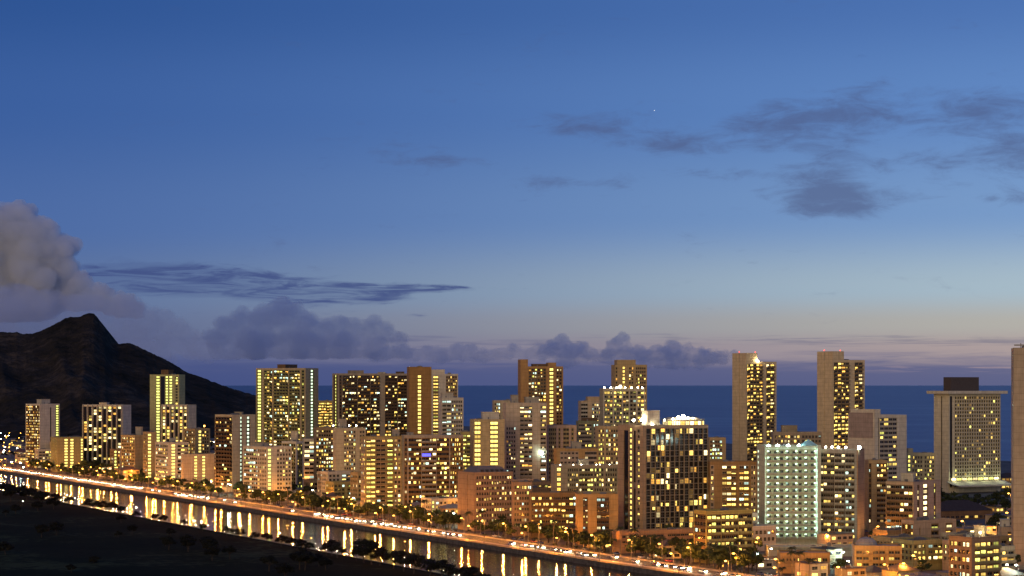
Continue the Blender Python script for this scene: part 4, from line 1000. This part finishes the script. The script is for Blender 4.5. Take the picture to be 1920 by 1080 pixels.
def tree_meshes(seed, H=10.0, W=5.0, leaves=700, leaf=.55, mat=None, clumps=10):
    rnd = random.Random(seed); t = MB(); c = MB()
    bend = Vector((rnd.uniform(-.6, .6), rnd.uniform(-.6, .6), 0)); th = H*.42
    t.tube([(0, 0, -.3), tuple(bend*.4+Vector((0, 0, th*.5))), tuple(bend+Vector((0, 0, th)))], [H*.034, H*.026, H*.02], 7)
    cl = []
    for i in range(clumps):
        an = 2*math.pi*i/clumps*2.4+rnd.uniform(-.4, .4); rr = W*(.18 if i < 2 else rnd.uniform(.45, .78))
        z = H*(.86 if i < 2 else rnd.uniform(.46, .80))
        p = Vector((math.cos(an)*rr, math.sin(an)*rr, z)); cl.append((p, W*rnd.uniform(.30, .46)))
        s = bend+Vector((0, 0, th*.9)); mid = s.lerp(p, .55)+Vector((0, 0, -.3))
        t.tube([tuple(s), tuple(mid), tuple(p)], [H*.013, H*.009, H*.004], 5)
    for i in range(leaves):
        p, r = cl[i % clumps]
        d = Vector((rnd.gauss(0, 1), rnd.gauss(0, 1), rnd.gauss(0, .8))).normalized()
        q = p+Vector((d.x, d.y, d.z*.72))*r*(rnd.random()**.4)
        u = Vector((rnd.gauss(0, 1), rnd.gauss(0, 1), rnd.gauss(0, .5))).normalized(); v = u.cross(d+Vector((.01, .02, .3))).normalized()
        s1 = leaf*rnd.uniform(.6, 1.35); s2 = s1*rnd.uniform(.5, .8)
        c.quad(tuple(q-u*s1-v*s2*.3), tuple(q+v*s2), tuple(q+u*s1+v*s2*.2), tuple(q-v*s2))
    return t.mesh('trunk', M_BARK, True), c.mesh('crown', mat or M_LEAF)
def palm_meshes(seed, H=11.0):
    rnd = random.Random(seed); t = MB(); c = MB()
    lean = Vector((rnd.uniform(-1.2, 1.2), rnd.uniform(-1.2, 1.2), 0)); pts = []
    for i in range(6): k = i/5; pts.append(tuple(lean*k*k+Vector((0, 0, H*k-.2*(i == 0)))))
    t.tube(pts, [.34, .24, .2, .18, .17, .2], 7)
    top = Vector(pts[-1])
    for i in range(20):
        an = i*2.4+rnd.uniform(-.2, .2); up = rnd.uniform(-.15, .95); L = rnd.uniform(2.7, 3.9)
        hd = Vector((math.cos(an), math.sin(an), 0)); sd = Vector((-hd.y, hd.x, 0)); prev = None
        for k in range(8):
            f = k/7
            q = top+hd*L*(f*math.cos(up*.6))+Vector((0, 0, L*(up*f-1.0*f*f*(.55+.35*up))+.1))
            wd = .62*math.sin(math.pi*(.12+.86*f))+.05
            cur = (q, wd)
            if prev:
                q0, w0 = prev
                for sgn in (-1, 1):
                    dr = Vector((0, 0, -.42))
                    m1 = q.lerp(q0, .35)
                    c.quad(tuple(q0), tuple(m1), tuple(m1+sd*sgn*wd+dr*wd+hd*.25), tuple(q0.lerp(q, .1)+sd*sgn*w0+dr*w0+hd*.2))
            prev = cur
    for i in range(5): an = i*1.3; c.tube([tuple(top+Vector((math.cos(an)*.25, math.sin(an)*.25, -.3))), tuple(top+Vector((math.cos(an)*.3, math.sin(an)*.3, -.65)))], [.14, .1], 5)
    return t.mesh('trunk', M_PBARK, True), c.mesh('crown', M_FROND)
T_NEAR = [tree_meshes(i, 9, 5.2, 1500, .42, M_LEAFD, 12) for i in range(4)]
T_TOWN = [tree_meshes(20+i, 9, 4.6, 520, .62, M_LEAF, 9) for i in range(4)]
T_FAR = [tree_meshes(40+i, 8, 5.0, 200, .95, M_LEAFD, 7) for i in range(3)]
PALMS = [palm_meshes(60+i, (9, 11, 13, 15)[i]) for i in range(4)]
PLANTS = []
def plant(name, pair, p, sc_=1.0, rz=0.0, group=None, cat='tree'):
    r = link(name, None, loc=p, rz=rz, scale=(sc_, sc_, sc_*1.0)); link('trunk', pair[0], r); link('crown', pair[1], r)
    r['category'] = cat; r['group'] = group; PLANTS.append((r, px_of(p))); return r
def label_row(items, fmt):
    """number the members of one row from left to right as seen in the picture"""
    for i, (o, _) in enumerate(sorted(items, key=lambda q: q[1])): o['label'] = fmt % ordinal(i+1)

def inside(p, pad=2.0):
    for f in FOOT:
        q = f[1]; ok = True; v = Vector((p[0], p[1]))
        c = (q[0]+q[2])/2
        for i in range(4):
            e = q[(i+1) % 4]-q[i]; n = Vector((e.y, -e.x)); n.normalize()
            if n.dot(c-q[i]) > 0: n = -n
            if n.dot(v-q[i]) > pad: ok = False; break
        if ok: return True
    return False

def build_plants():
    rnd = random.Random(11)
    # palms along the canal verge
    g = 'coconut palms along the canal verge'; row = []
    s = -330
    while s < 1500:
        s += rnd.uniform(16, 40)
        p = ct(s, rnd.uniform(2.4, 5.0)); row.append((plant('coconut_palm', PALMS[rnd.randrange(2)], p, rnd.uniform(.5, .8), rnd.uniform(0, 6), g, 'palm'), px_of(p)))
    label_row(row, 'small coconut palm on the canal verge, %s from the left')
    # street palms and trees on the town side pavement
    g = 'palms on the town side of the canal road'; row = []
    for px in list(range(430, 1400, 34))+[365, 388, 715, 735, 1150, 1163, 1180, 1226, 1345, 1375, 1392, 1462, 1478, 1490, 1502, 1520, 1880, 1842]:
        t = rnd.uniform(29.5, 38)
        p = gpt(px+rnd.uniform(-8, 8), t)
        if inside(p): p = gpt(px, 30)
        row.append((plant('coconut_palm', PALMS[rnd.randrange(4)], p, rnd.uniform(.75, 1.05), rnd.uniform(0, 6), g, 'palm'), px_of(p)))
    label_row(row, 'tall palm on the town side of the canal road, %s from the left')
    g = 'broad trees between the canal road and the buildings'; row = []
    for i in range(330):
        px = rnd.uniform(60, 1420); t = rnd.uniform(29.5, 41) if rnd.random() < .62 else rnd.uniform(40, 110)
        if 470 < px < 690 and rnd.random() < .4: t = rnd.uniform(30, 44)
        p = gpt(px, t)
        if inside(p, 3.5): continue
        row.append((plant('shade_tree', T_TOWN[rnd.randrange(4)], p, rnd.uniform(.6, 1.25), rnd.uniform(0, 6), g), px_of(p)))
        if len(row) > 255: break
    for px, t, k in ((1700, 470, 1.2), (1715, 500, 1.2), (1730, 480, 1.3), (1745, 500, 1.2), (1748, 430, 1.3), (1762, 470, 1.2), (1775, 420, 1.2), (1790, 440, 1.2), (1812, 430, 1.2), (1835, 440, 1.2), (1855, 430, 1.2), (1870, 460, 1.3), (1890, 500, 1.3), (170, 50, 1.5), (180, 60, 1.6), (192, 52, 1.5), (203, 62, 1.3), (160, 66, 1.4), (1385, 160, 1.0), (1640, 160, 1.2), (1652, 175, 1.1), (1648, 120, 1.0), (1870, 300, 1.3), (1885, 420, 1.2), (1858, 260, 1.2), (1790, 250, 1.2), (1890, 140, 1.2), (1880, 120, 1.1),
                     (1730, 90, .9), (1560, 70, .9), (1575, 60, .9), (875, 150, 1.3), (885, 60, 1.0), (870, 45, 1.1), (640, 36, 1.2), (655, 44, 1.2), (610, 40, 1.1), (520, 36, 1.2), (540, 38, 1.2), (1135, 38, 1.1), (1120, 40, 1.0)):
        p = gpt(px, t)
        if inside(p, 2.5): continue
        row.append((plant('shade_tree', T_TOWN[rnd.randrange(4)], p, k, rnd.uniform(0, 6), g), px_of(p)))
    label_row(row, 'leafy shade tree in the street-lit strip among the buildings, %s from the left')
    # golf side: dark silhouettes along the near bank
    g = 'dark trees on the golf course bank'; row = []
    fixed = [(622, -99, 1.0), (668, -98, .6), (682, -100, 1.35), (697, -101, 1.4), (712, -99, .9), (738, -100, 1.0), (757, -102, 1.15), (775, -104, 1.1), (806, -103, 1.0), (828, -105, 1.1), (846, -103, .9), (868, -104, .9), (885, -105, 1.0),
             (905, -106, .8), (612, -100, .8), (632, -101, .9), (195, -97, .9), (210, -99, 1.0), (180, -98, .8), (165, -99, .9), (225, -97, .7), (290, -97, .6), (305, -99, .65), (345, -98, .6), (425, -99, .7), (440, -100, .6), (478, -98, .6), (500, -99, .7), (528, -100, .75),
             (545, -99, .7), (565, -100, .75), (580, -99, .6), (380, -99, .55), (130, -98, .8), (105, -99, .9), (82, -98, .8), (60, -100, 1.0), (42, -101, 1.1), (25, -100, 1.0), (8, -103, 1.1), (50, -112, 1.2), (75, -115, 1.2), (20, -125, 1.3), (100, -122, 1.1), (255, -99, .6), (450, -99, .7)]
    for px, t, k in fixed:
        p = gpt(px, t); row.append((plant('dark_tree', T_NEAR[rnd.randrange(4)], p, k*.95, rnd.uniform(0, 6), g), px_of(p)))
    label_row(row, 'dark bushy tree on the golf course bank of the canal, %s from the left')
    g = 'dark trees out on the golf course'; row = []
    for i in range(70):
        px = rnd.uniform(-5, 640); t = -108-abs(rnd.gauss(0, 80))-rnd.uniform(0, 45)
        if noise.noise(Vector((px*.011, t*.018, 2))) < -.02: continue
        p = gpt(px, t)
        if p.y < 860: continue
        row.append((plant('dark_tree', T_NEAR[rnd.randrange(4)], p, rnd.uniform(.45, 1.0), rnd.uniform(0, 6), g), px_of(p)))
    label_row(row, 'dark round tree out on the golf course, %s from the left')
    # the suburb under the mountain
    g = 'trees of the suburb below the mountain'; row = []
    for i in range(150):
        Y = rnd.uniform(2350, 3350); px = rnd.uniform(-10, 620)
        p = Vector(((px-960)/FPX*Y, Y, 0))
        if inside(p, 5): continue
        row.append((plant('suburb_tree', T_FAR[rnd.randrange(3)], p, rnd.uniform(.6, 1.15), rnd.uniform(0, 6), g), px_of(p)))
    label_row(row, 'dark tree of the suburb below the mountain, %s from the left')
build_plants()

# ------------------------------------------------------------------ lamps
def lamp_proto(name, hgt, mat, color, power, arm=1.6, r=.42):
    """tapered pole, bent arm, glowing head and its light"""
    pole = MB(); pole.tube([(0, 0, -.1), (0, 0, .5), (0, 0, hgt)], [.16, .12, .07], 6)
    am = MB(); am.tube([(0, 0, hgt-.1), (arm*.5, 0, hgt+.35), (arm, 0, hgt+.35)], .05, 5)
    hd = MB(); hd.lathe([(.01, -r*.55), (r*.75, -r*.4), (r, 0), (r*.7, r*.35), (.01, r*.45)], 8)
    ml = [pole.mesh('pole', M_METAL), am.mesh('arm', M_METAL), hd.mesh('lamp_head', mat, True)]
    l = bpy.data.lights.new('lamp_glow', 'POINT'); l.energy = power; l.color = color; l.shadow_soft_size = .35
    return dict(name=name, m=ml, light=l, h=hgt, arm=arm, r=r)
L_SOD = lamp_proto('street_lamp', 9.0, M_LAMP, (1.0, .34, .04), 7500, r=.68)
L_SODR = lamp_proto('street_lamp', 9.0, M_LAMP, (1.0, .34, .04), 11000, r=.68)
L_WHT = lamp_proto('street_lamp', 8.0, M_LAMPW, (1.0, .66, .28), 5000, r=.5)
L_COOL = lamp_proto('street_lamp', 8.0, M_LAMPC, (.72, 1.0, .9), 3500, r=.5)
L_FAR = lamp_proto('street_lamp', 8.0, M_LAMPW, (1.0, .78, .45), 0, r=.75)
L_FARO = lamp_proto('street_lamp', 8.0, M_LAMP, (1.0, .5, .12), 0, r=.75)
L_COOLF = lamp_proto('street_lamp', 8.0, M_LAMPC, (.6, 1.0, .8), 0, r=.75)
def lamp(pr, p, rz, group, sc_=1.0):
    r = link(pr['name'], None, loc=p, rz=rz, scale=(sc_,)*3); r['category'] = 'street lamp'; r['group'] = group
    link('pole', pr['m'][0], r); ao = link('arm', pr['m'][1], r); o = link('lamp_head', pr['m'][2], ao, loc=(pr['arm'], 0, pr['h']+.3))
    if pr['light'].energy > 0: link('lamp_glow', pr['light'], r, loc=(pr['arm'], 0, pr['h']-.35))
    return r
AN = math.atan2(NV.y, NV.x)
def build_lamps():
    rnd = random.Random(5)
    row = []; s = -330
    while s < 2300:
        p = ct(s, 25.0+rnd.uniform(-.3, .3)); row.append((lamp(L_SODR, p, AN+math.pi, 'street lamps on the town side kerb of the canal road'), px_of(p))); s += rnd.uniform(22, 46)
    label_row(row, 'sodium street lamp on the town side kerb of the canal road, %s from the left')
    row = []; s = -315
    while s < 1300:
        p = ct(s, 9.0); row.append((lamp(L_SODR, p, AN+math.pi, 'street lamps on the canal side of the road', .85), px_of(p))); s += rnd.uniform(26, 64)
    label_row(row, 'sodium street lamp on the canal side of the road, %s from the left')
    row = []
    for s in (-215, -95, 70, 235, 420, 610, 820, 1060, 1320, 1600):
        for t in (52, 88, 130, 180, 240, 310):
            p = ct(s-1.5, t)
            if inside(p, 1): continue
            pr = rnd.choice([L_SOD, L_SOD, L_SOD, L_WHT]); row.append((lamp(pr, p, AN+math.pi/2, 'street lamps along the side streets'), px_of(p)))
    for px, t, pr in ((1780, 120, L_SOD), (1745, 118, L_SOD), (1700, 60, L_SOD), (1665, 50, L_SOD), (1575, 78, L_COOL), (1440, 60, L_WHT), (1425, 40, L_COOL), (1650, 140, L_SOD), (1642, 190, L_SOD), (1655, 170, L_WHT), (1885, 330, L_SOD), (1895, 480, L_SOD), (1808, 260, L_SOD), (1885, 100, L_WHT),
                      (1910, 105, L_COOL), (1855, 90, L_WHT), (870, 60, L_WHT), (862, 75, L_SOD), (850, 45, L_COOL), (432, 46, L_WHT), (425, 48, L_COOL), (540, 60, L_SOD), (610, 60, L_SOD), (660, 58, L_WHT), (590, 75, L_WHT), (700, 40, L_SOD), (655, 42, L_SOD), (765, 42, L_SOD), (790, 40, L_SOD),
                      (220, 60, L_SOD), (145, 55, L_SOD), (250, 48, L_SOD), (170, 40, L_SOD), (190, 42, L_SOD), (320, 40, L_SOD), (400, 55, L_SOD), (1300, 38, L_SOD), (1420, 70, L_SOD), (1540, 60, L_SOD), (1010, 38, L_SOD), (1060, 36, L_SOD), (1130, 60, L_SOD), (980, 120, L_SOD), (880, 140, L_SOD), (1120, 120, L_SOD), (1340, 90, L_SOD), (1300, 150, L_SOD)):
        p = gpt(px, t)
        if inside(p, .5): continue
        row.append((lamp(pr, p, rnd.uniform(0, 6), 'street lamps along the side streets'), px_of(p)))
    label_row(row, 'street lamp on the side streets among the buildings, %s from the left')
    row = []
    for px, py in ((42, 950), (100, 942), (124, 938), (160, 947), (205, 956), (255, 962), (362, 988), (378, 990), (430, 1000), (452, 998), (522, 1012), (585, 1022), (140, 944), (610, 1030), (275, 975)):
        Y = CAM_Z*FPX/(py-HOR); p = Vector(((px-960)/FPX*Y, Y, 0)); row.append((lamp(rnd.choice([L_FAR, L_FARO, L_FAR]), p, rnd.uniform(0, 6), 'path lamps on the golf course side', .45), px_of(p)))
    label_row(row, 'low path lamp on the golf course side of the canal, %s from the left')
    row = []
    for i in range(60):
        Y = rnd.uniform(2300, 3250); px = rnd.uniform(0, 130) if i < 30 else rnd.uniform(0, 470)
        p = Vector(((px-960)/FPX*Y, Y, 0))
        if inside(p, 3): continue
        row.append((lamp(rnd.choice([L_FAR, L_FARO, L_FARO]), p, rnd.uniform(0, 6), 'lamps of the suburb below the mountain', 1.0), px_of(p)))
    for px, py in ((4, 848), (8, 838), (18, 838), (30, 776), (38, 776), (30, 786), (12, 800), (25, 806), (3, 812), (14, 818), (40, 812), (120, 778), (126, 790), (140, 776), (130, 795), (122, 806), (140, 785), (151, 790), (255, 780), (260, 788), (362, 772), (372, 770), (400, 772), (4, 862), (20, 866), (12, 872), (36, 868), (46, 876)):
        zt = 8.3; Y = (CAM_Z-zt)*FPX/(py-HOR); p = Vector(((px-960)/FPX*Y, Y, 0))
        if inside(p, 2): continue
        row.append((lamp(rnd.choice([L_FAR, L_FARO, L_FARO, L_COOLF]), p, rnd.uniform(0, 6), 'lamps of the suburb below the mountain', 1.0), px_of(p)))
    label_row(row, 'street lamp of the suburb below the mountain, %s from the left')
build_lamps()

# ------------------------------------------------------------------ cars
CARC = [('white', (.70, .70, .68)), ('silver', (.42, .42, .43)), ('black', (.02, .02, .022)), ('red', (.32, .03, .025)), ('blue', (.03, .06, .2)), ('grey', (.16, .16, .17))]
def car_meshes(c, nm):
    pm = plain('car_paint_'+nm, c, .28, .1, .05); gl = M_GLASS; rb = plain('tyre_rubber', (.02, .02, .02), .9)
    b = MB()                                        # x forward, 4.4 m long
    prof = [(-2.2, .45), (-2.2, .85), (-1.9, .95), (-1.2, .98), (.9, .93), (1.9, .82), (2.2, .65), (2.2, .4), (-2.2, .35)]
    for y0, y1 in ((-.86, .86),):
        n = len(prof); i0 = len(b.v)
        b.v += [(x, y0, z) for x, z in prof]+[(x, y1, z) for x, z in prof]
        for k in range(n): b.f.append((i0+k, i0+(k+1) % n, i0+n+(k+1) % n, i0+n+k)); b.mi.append(0)
        b.f.append(tuple(i0+k for k in reversed(range(n)))); b.f.append(tuple(i0+n+k for k in range(n))); b.mi += [0, 0]
    cab = MB(); q = [(-1.7, .96), (-1.15, 1.42), (.25, 1.45), (1.05, .94)]; i0 = 0
    cab.v += [(x, -.76 if z < 1.2 else -.62, z) for x, z in q]+[(x, .76 if z < 1.2 else .62, z) for x, z in q]
    for k in range(3): cab.f.append((k, k+1, 4+k+1, 4+k)); cab.mi.append(1 if k == 1 else 0)
    cab.f += [(3, 2, 1, 0), (4, 5, 6, 7)]; cab.mi += [0, 0]
    wh = MB(); wh.tube([(0, -.11, 0), (0, .11, 0)], .33, 10); wh.cur = 1; wh.tube([(0, -.12, 0), (0, .12, 0)], .19, 8)
    hl = MB(); hl.box(-.06, .06, -.2, .2, -.1, .1)
    return dict(body=b.mesh('body', pm), cab=cab.mesh('cabin', [gl, pm]), wheel=wh.mesh('wheel', [rb, M_METAL]))
_hl = MB(); _hl.box(-.08, .08, -.26, .26, -.14, .14); HL = _hl.mesh('headlight', M_HEAD)
_tl = MB(); _tl.box(-.05, .05, -.2, .2, -.09, .09); TL = _tl.mesh('tail_light', M_TAIL)
CARS = [(n, car_meshes(c, n)) for n, c in CARC]
BEAM = bpy.data.lights.new('headlight_beam', 'SPOT'); BEAM.energy = 1800; BEAM.color = (1, .78, .45); BEAM.spot_size = R_(95); BEAM.spot_blend = .6; BEAM.shadow_soft_size = .2
def car(p, rz, k, lights=True, group=None, beam=True, parts=True):
    n, m = CARS[k]
    r = link('car', None, loc=p, rz=rz); r['category'] = 'car'; r['group'] = group
    link('body', m['body'], r); link('cabin', m['cab'], r)
    if parts:
        for x in (-1.35, 1.35):
            for y in (-.8, .8): link('wheel', m['wheel'], r, loc=(x, y, .33))
    if lights:
        for y in (-.58, .58): link('headlight', HL, r, loc=(2.2, y, .68)); link('tail_light', TL, r, loc=(-2.22, y, .72))
        if beam:
            o = link('headlight_beam', BEAM, r, loc=(2.6, 0, .9)); o.rotation_euler = (0, R_(-74), 0)
    return r, n
def build_cars():
    rnd = random.Random(8); row = []
    ad = math.atan2(-DV.y, -DV.x)                   # traffic runs towards the near end
    for lane, t in enumerate((12.0, 15.3, 18.8)):
        s = -300+lane*5
        while s < 1330:
            px = px_of(ct(s, t))
            dense = 1 if px < 265 else .75 if 600 < px < 860 else .8 if 955 < px < 1130 else .6 if px > 1190 else .7 if 325 < px < 390 else .12
            if rnd.random() < dense*(1 if lane == 1 else .28):
                p = ct(s+rnd.uniform(-1, 1), t, .03); k = rnd.choice([0, 0, 1, 1, 2, 3, 4, 5])
                o, n = car(p, ad, k, True, 'cars driving on the canal road', beam=True, parts=p.y < 1500); row.append((o, px_of(p), n))
            s += 6.6 if lane == 1 else 9.5
    row.sort(key=lambda q: q[1])
    for i, (o, _, n) in enumerate(row): o['label'] = '%s car with headlights on in the canal road traffic, %s from the left' % (n, ordinal(i+1))
    row = []; s = -300
    while s < 700:
        s += rnd.uniform(6, 9)
        if rnd.random() < .6:
            p = ct(s, 26.6 if False else 10.9+.3, .03); k = rnd.choice([2, 4, 5, 1, 3])
            if rnd.random() < .6:
                o, n = car(ct(s, 31.0, .03), ad, k, False, 'dark cars parked in front of the buildings')
                if inside(o.location, 1.5): o.location = ct(s, 29.8, .03)
                row.append((o, px_of(o.location), n))
    row.sort(key=lambda q: q[1])
    for i, (o, _, n) in enumerate(row): o['label'] = '%s parked car without lights beyond the canal road, %s from the left' % (n, ordinal(i+1))
build_cars()

# ------------------------------------------------------------------ small houses and shops
def house(name, p, rz, w, d, h, wall, roofc, lit, group, hip=True, cat='house', rnd=random):
    r = link(name, None, loc=p, rz=rz); r['category'] = cat; r['group'] = group
    b = MB(); b.box(0, w, 0, d, 0, h); b.build('wall', wallmat(wall), r)
    b = MB(); e = .6; rh = min(w, d)*.28
    if hip:
        q = [(-e, -e), (w+e, -e), (w+e, d+e), (-e, d+e)]
        if w > d: rd = [(d*.5, d/2), (w-d*.5, d/2)]; F_ = [(0, 1, 5, 4), (1, 2, 5), (2, 3, 4, 5), (3, 0, 4)]
        else: rd = [(w/2, w*.5), (w/2, d-w*.5+.01)]; F_ = [(0, 1, 4), (1, 2, 5, 4), (2, 3, 5), (3, 0, 4, 5)]
        b.v = [(x, y, h) for x, y in q]+[(x, y, h+rh) for x, y in rd]; b.f = F_+[(3, 2, 1, 0)]; b.mi = [0]*5
    else: b.box(-.3, w+.3, -.3, d+.3, h, h+.35); b.box(w*.3, w*.45, d*.4, d*.6, h+.35, h+1.3)
    b.build('roof', plain('roof_tiles', roofc, .9, 0, .25, .6), r)
    nf = max(1, int(h/3)); n = max(2, int(w/3.2))
    for k in range(nf):
        for i in range(n):
            key = rnd.choice('yyowy') if rnd.random() < lit else 'x'
            link('window', unit_window(key), r, loc=(w*(i+.5)/n, -.04, 1.6+k*3), scale=(w/n*.6, .14, 1.35))
    for i in range(max(1, int(d/4))):
        key = rnd.choice('yyow') if rnd.random() < lit else 'x'
        link('window', unit_window(key), r, loc=(-.04, d*(i+.5)/max(1, int(d/4)), 1.6), rz=R_(-90), scale=(1.8, .14, 1.3))
    return r
def build_houses():
    rnd = random.Random(21); row = []
    for i in range(46):
        Y = rnd.uniform(2280, 3150); px = rnd.uniform(-5, 140) if i < 18 else rnd.uniform(0, 560)
        p = Vector(((px-960)/FPX*Y, Y, 0))
        if inside(p, 12): continue
        o = house('suburb_house', p, R_(rnd.choice([20, 35, 50])), rnd.uniform(10, 18), rnd.uniform(8, 12), rnd.choice([3.2, 3.4, 6.2]), rnd.choice([PALE, BEIGE, TAN]), rnd.choice([(.12, .09, .07), (.16, .07, .05), (.1, .1, .1)]), .55, 'houses of the suburb below the mountain', rnd=rnd)
        row.append((o, px_of(p)))
    label_row(row, 'small house with lit windows in the suburb below the mountain, %s from the left')
    row = []
    for i in range(230):
        px = rnd.uniform(30, 1900); t = rnd.uniform(38, 75) if i < 90 else rnd.uniform(75, 480)
        p = gpt(px, t); w, d = rnd.uniform(9, 16), rnd.uniform(8, 12)
        a = R_(28); cs = [p+Vector((math.cos(a)*x-math.sin(a)*y, math.sin(a)*x+math.cos(a)*y, 0)) for x in (0, w/2, w) for y in (0, d/2, d)]
        if p.y > 2300 or any(inside(c, 1.6) for c in cs): continue
        if t < 80 and st_of(cs[0])[1] < 36: continue
        h = rnd.choice([3.6, 4, 6.4, 7, 9.4])
        if px > 1560 and t < 140: h = min(h, 6.4)
        hip = rnd.random() < .5
        wc = rnd.choice([PINK, BEIGE, TAN, ORNG, WHITE]); rc = rnd.choice([(.14, .09, .06), (.09, .075, .065), (.2, .18, .17)])
        o = house('low_building', p, a, w, d, h, wc, rc, .5, 'low buildings between the towers', hip, 'building', rnd)
        row.append((o, px_of(p), t)); FOOT.append(('low', [Vector((c.x, c.y)) for c in (cs[0], cs[6], cs[8], cs[2])], w, d, h, p.y))
    row.sort(key=lambda q: q[1])
    for i, (o, _, t) in enumerate(row): o['label'] = 'low shop or house with lit windows squeezed between the taller blocks, %s from the left' % ordinal(i+1)
    # the few low buildings that stand out
    o = house('pavilion', gpt(1764, 345), R_(20), 38, 22, 5.5, (.2, .12, .07), (.045, .032, .026), .2, None, True, 'building', rnd); o['label'] = 'wide low building with a big dark hipped roof below the lattice hotel'
    if 'group' in o: del o['group']
    o = house('villa', gpt(1878, 640), R_(15), 18, 14, 9, (.5, .3, .16), (.07, .05, .04), .6, None, True, 'house', rnd); o['label'] = 'orange-lit villa with dark hipped roof right of the lattice hotel'
    # planet
    b = MB(); rr = 26.0; b.lathe([(.01, -rr), (rr*.7, -rr*.7), (rr, 0), (rr*.7, rr*.7), (.01, rr)], 10); o = b.build('planet', emit('planet_light', (1, .97, .9), 1.6, 1, 1)); D = 150000
    o.location = ((1227-960)/FPX*D, D, CAM_Z+(HOR-207)/FPX*D); tag(o, 'tiny bright evening planet alone in the blue sky', 'planet')
build_houses()
